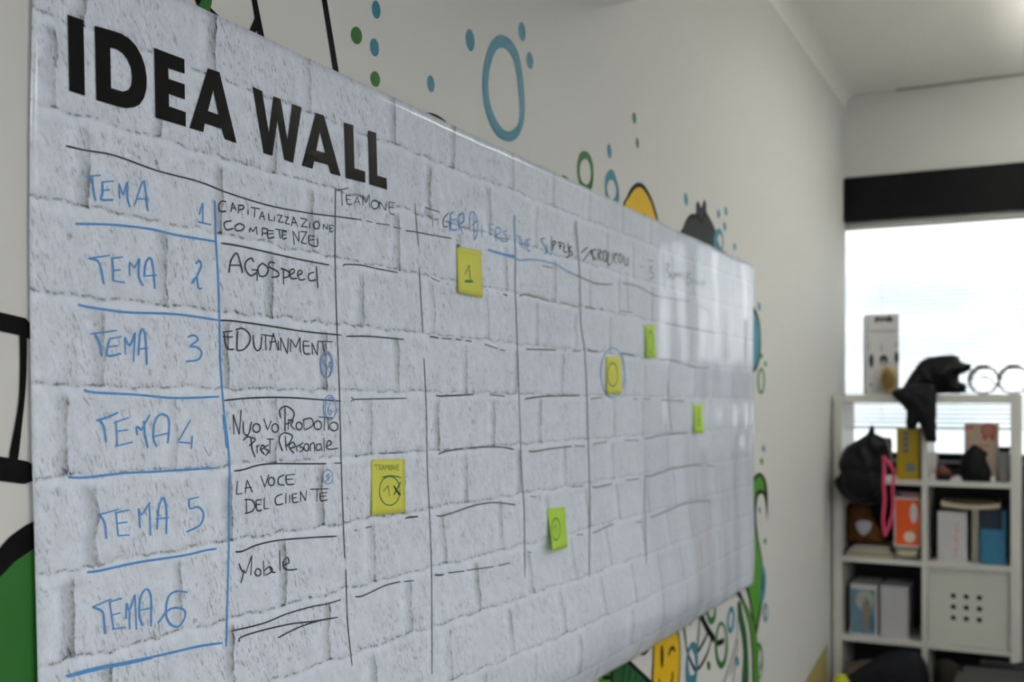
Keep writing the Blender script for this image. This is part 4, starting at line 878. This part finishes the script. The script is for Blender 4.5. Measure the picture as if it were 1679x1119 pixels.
for i, (s, w) in enumerate(((0.28, 0.006), (0.36, 0.008), (0.45, 0.006), (0.53, 0.006), (0.61, 0.006), (0.69, 0.009), (0.77, 0.006))): onbox(s, 0.93 + 0.012 * (i % 2), w, 0.014 if i in (0, 5) else 0.009, M_pr, 'printed_lettering', 7)
onbox(0.5, 0.79, 0.055, 0.004, M_pg, 'printed_line', 4); onbox(0.12, 0.12, 0.008, 0.008, M_pg)
for i in range(9): onbox(0.5, 0.42 - 0.032 * i, w2 * 0.38, 0.0018, M_pg, 'printed_line', 4, 1)
for i in range(3): onbox(0.4, 0.82 - 0.10 * i, w2 * 0.2, 0.0018, M_pg, 'printed_line', 4, 1)
# 2 brown oval
t = thing('wooden_oval', onY(1457, 648, 4.64), 'small brown oval ornament leaning before the tall grey-white box', 'ornament')
c = onY(1457, 622, 4.645); s = 4.35 / F
def ovalm(name, rx, rz, y, th, m):
    bm = bmesh.new(); bmesh.ops.create_uvsphere(bm, u_segments=20, v_segments=10, radius=1)
    for v in bm.verts: v.co = Vector((c.x + v.co.x * rx, y + v.co.z * th, TOP + rz + 0.0 + v.co.y * rz if name == 'oval_rim' else c.z + v.co.y * rz))
    adopt(bmobj(name, bm, m, smooth=True), t)
ovalm('oval_rim', 14.5 * s, 25 * s, 4.645, 0.012, mat('pale_wood_rim', (0.30, 0.24, 0.13), 0.5)); ovalm('oval_face', 10 * s, 18 * s, 4.636, 0.010, mat('brown_lacquer', (0.17, 0.10, 0.02), 0.35, 0.5, 0.4, 25))
# 3 black jacket draped over the edge
zo = Z(1340, 480, 4.95)
jk = thing('black_jacket', onY(1530, 645, 4.62), 'black jacket heaped on the shelving top with a sleeve hanging down', 'jacket')
blob('heap', zo([(700, 760), (760, 660), (850, 550), (960, 515), (1100, 505), (1150, 528), (1160, 556), (1190, 570), (1240, 578), (1250, 600), (1238, 632), (1200, 650), (1165, 662), (1148, 690), (1155, 720), (1190, 738), (1212, 760), (1205, 800), (1195, 818), (960, 822), (760, 822), (640, 815)]), 4.67, 0.075, 0.08, M_cloth, jk, 3, fold=0.03, grid=0.009, zbase=TOP + 0.001)
blob('hanging_sleeve', zo([(600, 812), (690, 770), (800, 740), (950, 745), (968, 830), (966, 1000), (966, 1119), (967, 1210), (925, 1215), (880, 1205), (855, 1130), (820, 1055), (795, 1110), (722, 1090), (722, 960), (650, 880)]), 4.565, 0.03, 0.022, M_cloth, jk, 8, fold=0.012, grid=0.009)
# 4 rolled clear sheets
def roll(px, py, r_px, label, Y0=4.63, L_=0.20):
    c = onY(px, py, Y0); r = r_px / F * 4.2; c.z = TOP + r
    t = thing('plastic_roll', (c.x, Y0, TOP), label, 'roll')
    vs = []; fs = []; n = 46
    for i in range(n + 1):
        a = 2 * PI * 1.35 * i / n + 1.0; rr = r * (1 - 0.16 * i / n)
        for y, w in ((Y0, 1), (Y0 + L_, 1)): vs.append((c.x + rr * math.cos(a), y, c.z + rr * math.sin(a) * 1))
    for i in range(n): fs.append((2 * i, 2 * i + 1, 2 * i + 3, 2 * i + 2))
    m = MATS.get('film')
    if not m:
        m = clear_mat('film', (0.86, 0.86, 0.88), 1.6, rough=0.15); MATS['film'] = m
    o = meshobj('film', vs, fs, m, smooth=True); adopt(o, t)
    so = o.modifiers.new('thickness', 'SOLIDIFY'); so.thickness = 0.0012
    # dark visible end edge of the roll
    vs = []; fs = []; n = 40
    for i in range(n):
        a = 2 * PI * i / n; k_ = 0.0034 + 0.0060 * max(0, math.sin(a + 0.3)) ** 2
        for rr in (r + 0.0004, r - k_):
            for y in (Y0 - 0.001, Y0 + 0.03): vs.append((c.x + rr * math.cos(a), y, c.z + rr * math.sin(a)))
    for i in range(n):
        j = (i + 1) % n; a, b = 4 * i, 4 * j
        fs += [(a, b, b + 2, a + 2), (a, a + 1, b + 1, b), (a + 2, b + 2, b + 3, a + 3), (a + 1, a + 3, b + 3, b + 1)]
    o = meshobj('roll_edge', vs, fs, mat('roll_edge_mauve', (0.12, 0.10, 0.12), 0.4)); adopt(o, t)
    return t, c, r
t, c, r = roll(1612, 621, 24, 'clear plastic roll next to the heaped black jacket')
vs = []; fs = []; n = 14
for i in range(n + 1):
    a = i / n; x = c.x + r * (-0.35 + 1.15 * a); z_ = c.z + r * (0.15 + 0.35 * math.sin(a * PI) - 0.5 * a)
    for k_ in range(2): vs.append((x, 4.66 + 0.01 * a, z_ - k_ * 0.006 * (0.5 + a)))
for i in range(n): fs.append((2 * i, 2 * i + 1, 2 * i + 3, 2 * i + 2))
o = meshobj('inner_fold', vs, fs, mat('mauve_film', (0.4, 0.36, 0.36), 0.3), smooth=True); adopt(o, t)
roll(1661.5, 621, 24, 'clear plastic roll at the right end of the shelving top')
# 5 black bag hanging at the left
zq = Z(1340, 680, 4.95)
bag = thing('black_backpack', onY(1420, 828, 4.5), 'bulky black backpack hanging over the left side of the shelving', 'bag')
blob('bag_body', zq([(440, 85), (462, 100), (470, 150), (540, 185), (600, 195), (608, 260), (600, 340), (560, 460), (545, 600), (540, 700), (460, 735), (350, 728), (240, 690), (170, 620), (138, 540), (185, 480), (170, 410), (200, 320), (240, 260), (330, 205), (400, 160), (425, 110)]), 4.50, 0.075, 0.09, M_cloth, bag, 5, fold=0.022, grid=0.011)
blob('bag_pocket', zq([(220, 470), (320, 430), (440, 440), (500, 500), (500, 640), (420, 690), (300, 680), (220, 600)]), 4.445, 0.035, 0.02, M_cloth, bag, 15)
bs = []
def strip3(name, pts, w, m, parent, th=0.0015):
    """flat webbing along 3-D points, facing the camera side"""
    vs = []; fs = []; n = len(pts)
    for i, p in enumerate(pts):
        d = (pts[min(i + 1, n - 1)] - pts[max(i - 1, 0)]); s_ = Vector((d.z, 0, -d.x)); s_.normalize()
        for y in (-th / 2, th / 2):
            for k_ in (-1, 1): q = p + s_ * (k_ * w / 2); vs.append((q.x, q.y + y, q.z))
    for i in range(n - 1):
        a = 4 * i; b = a + 4
        fs += [(a, a + 1, b + 1, b), (a + 2, b + 2, b + 3, a + 3), (a, b, b + 2, a + 2), (a + 1, a + 3, b + 3, b + 1)]
    fs += [(0, 2, 3, 1), (4 * n - 4, 4 * n - 3, 4 * n - 1, 4 * n - 2)]
    o = meshobj(name, vs, fs, m); adopt(o, parent); return o
strip3('shoulder_strap', [onY(x, y, 4.425) for x, y in catmull(zq([(560, 190), (575, 240), (600, 320), (612, 400)]))], 0.010, mat('grey_webbing', (0.12, 0.10, 0.11), 0.7), bag)
# 6 pink lanyard
ly = thing('pink_lanyard', onY(1452, 748, 4.415), 'pink lanyard looped over the black backpack', 'lanyard')
M_pink = mat('pink_ribbon', (0.62, 0.06, 0.14), 0.6, 0.3, 0.2, 40)
strip3('ribbon_band', [onY(x, y, 4.412) for x, y in catmull(zq([(540, 335), (545, 450), (540, 560), (548, 700), (535, 860), (550, 985)]))], 0.013, M_pink, ly)
strip3('ribbon_band', [onY(x, y, 4.408) for x, y in catmull(zq([(540, 340), (590, 400), (622, 470), (612, 600), (618, 720), (600, 850), (552, 985)]))], 0.012, M_pink, ly)
# 7 yellow box
YB1 = 4.63
t, xa, xb, zt_ = pxbox('yellow_box', 1470, 1507, 703, S[1], YB1, 0.18, mat('yellow_card', (0.48, 0.34, 0.004), 0.5), 'tall yellow box with grey lettering in the top left cell', 'box')
M_gl = mat('grey_print', (0.16, 0.17, 0.20), 0.5)
for k_ in range(4): pflat(t, 'printed_lettering', 1485.5, 711 + k_ * 9.5, 8.5, 7, YB1, M_gl)
pflat(t, 'printed_mark', 1493, 767, 14, 14, YB1, mat('grey_print_light', (0.20, 0.22, 0.24), 0.5))
# 8 cream box with red rosette
YB2 = 4.70
t, xa, xb, zt_ = pxbox('cream_box', 1581, 1636, 696, S[1], YB2, 0.12, mat('cream_card', (0.55, 0.44, 0.34), 0.5), 'cream upright box with a red rosette mark in the top right cell', 'box')
M_red = mat('red_print', (0.55, 0.07, 0.05), 0.5)
c = onY(1621, 706, YB2); s = 4.4 / F
def ring_(cx, cz, ro, ri, y, m, parent, name='printed_rosette', n=16):
    vs = []; fs = []
    for i in range(n):
        a = 2 * PI * i / n; k_ = 1 + 0.06 * (i % 2)
        vs += [(cx + ro * k_ * math.cos(a), y, cz + ro * k_ * math.sin(a)), (cx + ri * math.cos(a), y, cz + ri * math.sin(a))]
    for i in range(n): j = (i + 1) % n; fs.append((2 * i, 2 * i + 1, 2 * j + 1, 2 * j))
    o = meshobj(name, vs, fs, m); adopt(o, parent)
ring_(c.x, c.z, 11 * s, 7.5 * s, YB2 - 0.0006, M_red, t); ring_(c.x, c.z, 5 * s, 2.8 * s, YB2 - 0.0006, M_red, t)
for sx in (-1, 1):
    vs = [onY(1621 + sx * 3, 714, YB2 - 0.0006), onY(1621 + sx * 9, 713, YB2 - 0.0006), onY(1621 + sx * 11, 724, YB2 - 0.0006), onY(1621 + sx * 7, 720, YB2 - 0.0006), onY(1621 + sx * 4, 724, YB2 - 0.0006)]
    o = meshobj('printed_ribbon', vs, [(0, 1, 2, 3, 4)], M_red); adopt(o, t)
pflat(t, 'printed_lettering', 1590, 701.5, 12, 4, YB2, M_red); pflat(t, 'printed_lettering', 1588, 719, 8, 1.5, YB2, M_red)
pflat(t, 'printed_lettering', 1614, 731, 14, 2, YB2, M_red)
# 9 black pile
o = thing('black_pouch', onY(1600, 785, 4.635), 'rounded black pouch before the cream rosette box', 'pouch')
blob('pouch_body', zq([(1280, 245), (1330, 275), (1385, 320), (1370, 360), (1400, 430), (1412, 480), (1400, 545), (1180, 545), (1165, 350), (1200, 310), (1245, 262)]), 4.648, 0.03, 0.035, M_cloth, o, 12, grid=0.01, fold=0.005, zbase=S[1] + 0.001)
# 10 grey tin
t, xa, xb, zt_ = pxbox('grey_canister', 1637.5, 1655, 741, S[1], 4.66, 0.11, mat('grey_tin', (0.24, 0.24, 0.24), 0.35), 'grey box with black lid at the right of the top right cell', 'canister', 'canister_body', 0.004)
adopt(box('lid', xa - 0.001, xb + 0.001, 4.658, 4.772, zt_ - 0.001, zt_ + 0.016, M_black, bev=0.002), t)
# 11 small toy-like red and black item and small white bits
t = thing('red_headset', onY(1543, 785, 4.67), 'small dark red and black tangled gadget in the top right cell', 'gadget')
blob('red_shell', zq([(960, 480), (975, 430), (1010, 410), (1050, 440), (1090, 480), (1085, 520), (1020, 540), (950, 545)]), 4.68, 0.02, 0.02, mat('dark_red_plastic', (0.12, 0.012, 0.012), 0.4), t, 21, grid=0.008, fold=0.004, zbase=S[1] + 0.001)
blob('black_shell', zq([(980, 500), (1040, 480), (1075, 500), (1070, 548), (985, 548)]), 4.655, 0.012, 0.01, M_black, t, 25, grid=0.008, fold=0.003, zbase=S[1] + 0.001)
def lathe(name, cx, cy, z0, prof, m, parent=None, n=20):
    vs = []; fs = []
    for (r, h) in prof:
        for i in range(n): a = 2 * PI * i / n; vs.append((cx + r * math.cos(a), cy + r * math.sin(a), z0 + h))
    for k_ in range(len(prof) - 1):
        for i in range(n): j = (i + 1) % n; fs.append((k_ * n + i, k_ * n + j, (k_ + 1) * n + j, (k_ + 1) * n + i))
    fs.append(tuple(range(n))[::-1]); fs.append(tuple((len(prof) - 1) * n + i for i in range(n)))
    o = meshobj(name, vs, fs, m, smooth=False)
    if parent: adopt(o, parent)
    return o
M_wp = mat('white_plastic', (0.75, 0.75, 0.76), 0.35)
for px, Y, r, h, lb in ((1530, 4.66, 0.010, 0.028, 'tiny white pot left of the red gadget'), (1569, 4.64, 0.012, 0.022, 'tiny white pot between gadget and black pouch'), (1628, 4.63, 0.009, 0.026, 'tiny white pot right of the black pouch')):
    c = onY(px, 780, Y)
    o = lathe('white_pot', c.x, Y, S[1], [(r * 0.8, 0), (r, h * 0.3), (r, h * 0.8), (r * 0.6, h * 0.85), (r * 0.6, h)], M_wp); tag(o, lb, 'pot')
c = onY(1522, 740, 4.75)
o = lathe('white_cup', c.x + 0.012, 4.75, S[1], [(0.02, 0), (0.026, 0.09), (0.027, 0.11), (0.024, 0.11)], mat('frosted_cup', (0.8, 0.8, 0.78), 0.5)); tag(o, 'tall white cup beside the divider in the top right cell', 'cup')
# 12 second row, left cell: brown basket with a white cloth, paper stack, orange box
za = S[2]
t = thing('paper_stack', onY(1425, 915, 4.66), 'loose stack of cream papers and magazines under the brown basket', 'papers')
z = za; a0 = cells_x[0][0] + 0.012
for k_, (dx0, dx1, h, col) in enumerate(((0.0, 0.185, 0.012, (0.42, 0.40, 0.28)), (0.004, 0.21, 0.008, (0.30, 0.30, 0.22)), (0.012, 0.18, 0.010, (0.5, 0.46, 0.38)), (0.02, 0.17, 0.007, (0.36, 0.34, 0.30)), (0.03, 0.175, 0.006, (0.55, 0.52, 0.46)))):
    adopt(box('magazine', a0 + dx0, a0 + dx1, 4.62 + 0.006 * k_, 4.84, z, z + h - 0.0005, mat('paper_%d' % k_, col, 0.7), bev=0.001), t); z += h
zs = z
t = thing('brown_basket', onY(1415, 893, 4.70), 'brown furry basket with a white round label in the middle left cell', 'basket')
M_br = mat('brown_fur', (0.10, 0.045, 0.015), 0.9, 0.1, 0.5, 50, 0.6, 200)
blob('basket_body', zq([(250, 740), (330, 720), (420, 740), (440, 820), (500, 900), (545, 980), (540, 1060), (400, 1085), (260, 1075), (235, 960), (245, 850)]), 4.72, 0.05, 0.05, M_br, t, 31, grid=0.011, fold=0.012, zbase=zs + 0.001)
blob('white_muzzle', zq([(310, 880), (370, 858), (440, 880), (430, 940), (385, 985), (335, 960)]), 4.675, 0.018, 0.01, mat('white_plush', (0.5, 0.5, 0.56), 0.8), t, 33, grid=0.008, fold=0.003)
YO = 4.625
pd = onY(1464, 905, YO - 0.01)
pad = thing('paper_pad', (pd.x, YO, za), 'crumpled cream paper pad under the orange-fronted box', 'paper')
blob('pad_sheets', [(1467, 899), (1480, 897), (1500, 899), (1508, 900), (1508, 912), (1505, 925), (1466, 925), (1470, 908)], YO + 0.05, 0.055, 0.05, mat('cream_paper', (0.45, 0.42, 0.30), 0.7), pad, 61, grid=0.007, fold=0.004, zbase=za + 0.001)
zpad = onY(1488, 899, YO).z
t, xa, xb, zt_ = pxbox('orange_box', 1465.5, 1509, 816, zpad, YO, 0.16, M_card, 'orange-fronted white box in the middle left cell', 'box')
pflat(t, 'orange_panel', 1488, 857, 37, 75, YO, mat('orange_print', (0.72, 0.085, 0.01), 0.5))
pflat(t, 'printed_pill', 1498, 842, 11, 33, YO, M_pw, 16, 1); pflat(t, 'printed_disc', 1491.5, 881, 18, 18, YO, mat('cream_print', (0.66, 0.62, 0.5), 0.5), 20, 1); pflat(t, 'printed_sprig', 1496, 871, 7, 5, YO, mat('olive_print', (0.25, 0.3, 0.08), 0.5), 8, 2)
zo_ = zt_
b_ = thing('dark_book', (xa, YO, zo_), 'dark book with a pink edge lying on the orange box', 'book')
adopt(box('cover', xa + 0.002, xb, YO, YO + 0.15, zo_, zo_ + 0.022, mat('dark_cover', (0.05, 0.045, 0.05), 0.6), bev=0.001), b_)
adopt(box('page_block', xa + 0.03, xb - 0.001, YO - 0.0008, YO + 0.14, zo_ + 0.007, zo_ + 0.017, mat('pink_pages', (0.35, 0.18, 0.2), 0.7)), b_)
# 13 second row, right cell
YC = 4.64
t, xa, xb, zt_ = pxbox('white_folder', 1537, 1585, 840, za, YC, 0.20, mat('white_binder', (0.56, 0.56, 0.58), 0.5), 'white box file with red script under the cream tray', 'box file', 'file_body')
for k_ in range(7): pflat(t, 'printed_script', 1568 + 1.5 * math.sin(k_ * 2), 862 + 8 * k_, 5 + 2 * (k_ % 2), 5, YC, mat('pale_red_print', (0.62, 0.3, 0.28), 0.5), 6)
x_b = xb
t, xa, xb, zt2 = pxbox('beige_binder', 1593, 1605, 836, za, YC + 0.01, 0.2, mat('beige_binder_card', (0.30, 0.28, 0.24), 0.5), 'narrow beige binder between the white and blue files', 'binder', 'binder_body')
t = thing('blue_magazine_file', (xb + 0.004, YC, za), 'blue slanted magazine file at the right of the middle right cell', 'file')
x0_ = xb + 0.003; x1_ = onY(1648, 870, YC).x; zf_ = onY(1610, 868, YC).z; zt3 = onY(1640, 838, YC).z
M_bf = mat('blue_file_card', (0.035, 0.17, 0.30), 0.5, 0.3, 0.15, 60); M_bn = mat('navy_card', (0.012, 0.03, 0.06), 0.5)
adopt(box('front_wall', x0_, x1_ - 0.012, YC, YC + 0.003, za, zf_, M_bf), t)
bm = bmesh.new()
for xx in (x0_, x1_ - 0.012):
    pr_ = [(YC, za), (YC + 0.22, za), (YC + 0.22, zt3), (YC + 0.10, zt3), (YC, zf_)]
    v0 = [bm.verts.new((xx, y, z_)) for y, z_ in pr_]; v1 = [bm.verts.new((xx + 0.003, y, z_)) for y, z_ in pr_]
    bm.faces.new(v0); bm.faces.new(v1[::-1])
    for i in range(5): j = (i + 1) % 5; bm.faces.new((v0[i], v0[j], v1[j], v1[i]))
adopt(bmobj('side_wall', bm, M_bf), t)
adopt(box('navy_contents', x0_ + 0.004, x1_ - 0.013, YC + 0.03, YC + 0.2, za + 0.001, zt3 - 0.004, M_bn, bev=0.002), t)
adopt(box('spine_strip', x1_ - 0.0085, x1_ + 0.002, YC - 0.001, YC + 0.2, za, zt3, M_bf), t)
# cream tray with contents lying on the files
zt_m = max(zt_, zt2, zt3)
t = thing('cream_tray', (x_b, YC, zt_m), 'shallow curved cream tray lying across the files', 'tray')
xa_, xb_ = onY(1543, 826, YC).x, onY(1640, 826, YC).x; n = 14; vs = []; fs = []
for i in range(n + 1):
    a = i / n; x = xa_ + (xb_ - xa_) * a; sag = 0.010 * (2 * a - 1) ** 2
    for y in (YC - 0.005, YC + 0.2):
        vs += [(x, y, zt_m + sag + 0.0), (x, y, zt_m + 0.018 + sag * 1.1)]
for i in range(n):
    a = 4 * i; b = a + 4; fs += [(a, b, b + 1, a + 1), (a + 2, a + 3, b + 3, b + 2), (a, a + 2, b + 2, b), (a + 1, b + 1, b + 3, a + 3)]
fs += [(0, 1, 3, 2), (4 * n, 4 * n + 2, 4 * n + 3, 4 * n + 1)]
o = meshobj('tray_body', vs, fs, mat('cream_tray_mat', (0.50, 0.45, 0.33), 0.5), smooth=False); adopt(o, t)
o = thing('olive_cloth', ((xa_ + xb_) / 2, YC + 0.1, zt_m + 0.02), 'olive brown folded cloth lying in the cream tray', 'cloth')
adopt(box('folded_cloth', xa_ + 0.03, xb_ - 0.02, YC + 0.01, YC + 0.18, zt_m + 0.019, zt_m + 0.034, mat('olive_fabric', (0.10, 0.09, 0.045), 0.9), bev=0.006), o)
# 14 third row, left cell: two magazine files
zc_ = S[3]; YD = 4.64
t, xa, xb, zt_ = pxbox('picture_file', 1394, 1438, 959, zc_, YD, 0.2, M_card, 'white box file with a blue seaside picture in the lower left cell', 'box file', 'file_body')
pflat(t, 'printed_picture', 1415, 1003, 38, 72, YD, mat('picture_blue', (0.11, 0.22, 0.30), 0.5, 0.4, 0.5, 40))
pflat(t, 'printed_picture', 1418, 985, 30, 34, YD, mat('picture_sand', (0.36, 0.38, 0.34), 0.5, 0.4, 0.3, 60), 9, 1)
pflat(t, 'printed_picture', 1421, 1008, 15, 58, YD, mat('picture_brown', (0.22, 0.20, 0.16), 0.5, 0.4, 0.5, 60), 7, 2); pflat(t, 'printed_picture', 1430, 1022, 10, 30, YD, mat('picture_navy', (0.04, 0.13, 0.22), 0.5), 7, 3)
pxbox('white_file', 1443, 1489, 962, zc_, YD + 0.005, 0.2, mat('lilac_white_card', (0.48, 0.48, 0.52), 0.5), 'plain white box file in the lower left cell', 'box file', 'file_body')
# 15 bottom row and foreground bags
zd = S[4]
t = thing('dark_duffel_bag', onY(1480, 1200, 4.58), 'large dark navy duffel bag bulging from the bottom left cell', 'bag')
blob('bag_body', [(1384, 1200), (1386, 1120), (1400, 1102), (1430, 1084), (1450, 1072), (1480, 1066), (1506, 1072), (1522, 1100), (1526, 1160), (1524, 1230), (1460, 1255), (1390, 1250)], 4.52, 0.10, 0.06, mat('navy_black_cloth', (0.010, 0.011, 0.016), 0.8, 0.2, 0.3, 30, 0.4, 200), t, 41, grid=0.02)
t = thing('brown_black_bag', onY(1560, 1200, 4.50), 'dark brown-black bag beside the duffel in the bottom right cell', 'bag')
blob('bag_body', [(1531, 1104), (1538, 1084), (1558, 1083), (1580, 1100), (1596, 1130), (1610, 1200), (1600, 1255), (1540, 1255), (1533, 1180)], 4.53, 0.07, 0.05, mat('brown_black_cloth', (0.022, 0.019, 0.015), 0.8, 0.2, 0.3, 30, 0.4, 200), t, 45, grid=0.02)
t = thing('grey_shoes_bag', onY(1600, 1200, 4.70), 'pale grey bundle at the back of the bottom right cell', 'bundle')
blob('bundle_body', [(1580, 1125), (1600, 1098), (1625, 1102), (1645, 1120), (1650, 1180), (1590, 1190)], 4.72, 0.05, 0.05, mat('grey_bundle', (0.16, 0.17, 0.16), 0.8), t, 47, grid=0.018, zbase=zd + 0.001)
t = thing('pink_paper_roll', onY(1405, 1100, 4.68), 'pale pinkish rolled cloth behind the navy duffel', 'cloth')
blob('cloth_body', [(1384, 1095), (1400, 1086), (1420, 1082), (1436, 1088), (1440, 1130), (1385, 1140)], 4.70, 0.03, 0.04, mat('pinkish_cloth', (0.30, 0.24, 0.21), 0.8), t, 49, grid=0.014, zbase=zd + 0.001)
t = thing('lime_bag', onY(1380, 1150, 4.40), 'lime yellow bag standing low before the left of the shelving', 'bag')
blob('bag_body', [(1368, 1112), (1378, 1106), (1390, 1112), (1396, 1150), (1392, 1300), (1362, 1300), (1362, 1150)], 4.40, 0.03, 0.03, mat('lime_cloth', (0.45, 0.48, 0.02), 0.7), t, 51, grid=0.02)
# 16 chair with dark coat in the foreground at the lower right
ch = thing('office_chair', (0.70, 4.05, 0), 'black office chair under a dark grey coat, lower right before the shelving', 'chair')
cxm = onY(1690, 1100, 4.1).x
M_cp = mat('chair_plastic', (0.02, 0.02, 0.022), 0.5)
adopt(box('seat', cxm - 0.23, cxm + 0.23, 4.1 - 0.46, 4.1 - 0.04, 0.40, 0.46, M_cp, bev=0.02), ch)
zc1 = onY(1660, 1094, 4.1).z - 0.02
adopt(box('backrest', cxm - 0.15, cxm + 0.15, 4.085, 4.115, 0.46, zc1 - 0.03, M_cp, bev=0.01), ch)
for sx in (-1, 1):
    for yy in (3.68, 4.02): adopt(box('leg', cxm + sx * 0.19 - 0.012, cxm + sx * 0.19 + 0.012, yy, yy + 0.024, 0, 0.41, M_cp), ch)
co = thing('grey_coat', (cxm, 4.1, zc1), 'dark grey coat hung over the chair back, lower right corner', 'coat')
blob('coat_body', [(1622, 1140), (1632, 1110), (1645, 1096), (1665, 1088), (1690, 1086), (1720, 1090), (1745, 1110), (1755, 1180), (1740, 1260), (1640, 1270), (1618, 1220)], 4.1, 0.06, 0.06, mat('dark_grey_cloth', (0.03, 0.031, 0.034), 0.85, 0.2, 0.3, 30, 0.4, 200), co, 55, grid=0.02)
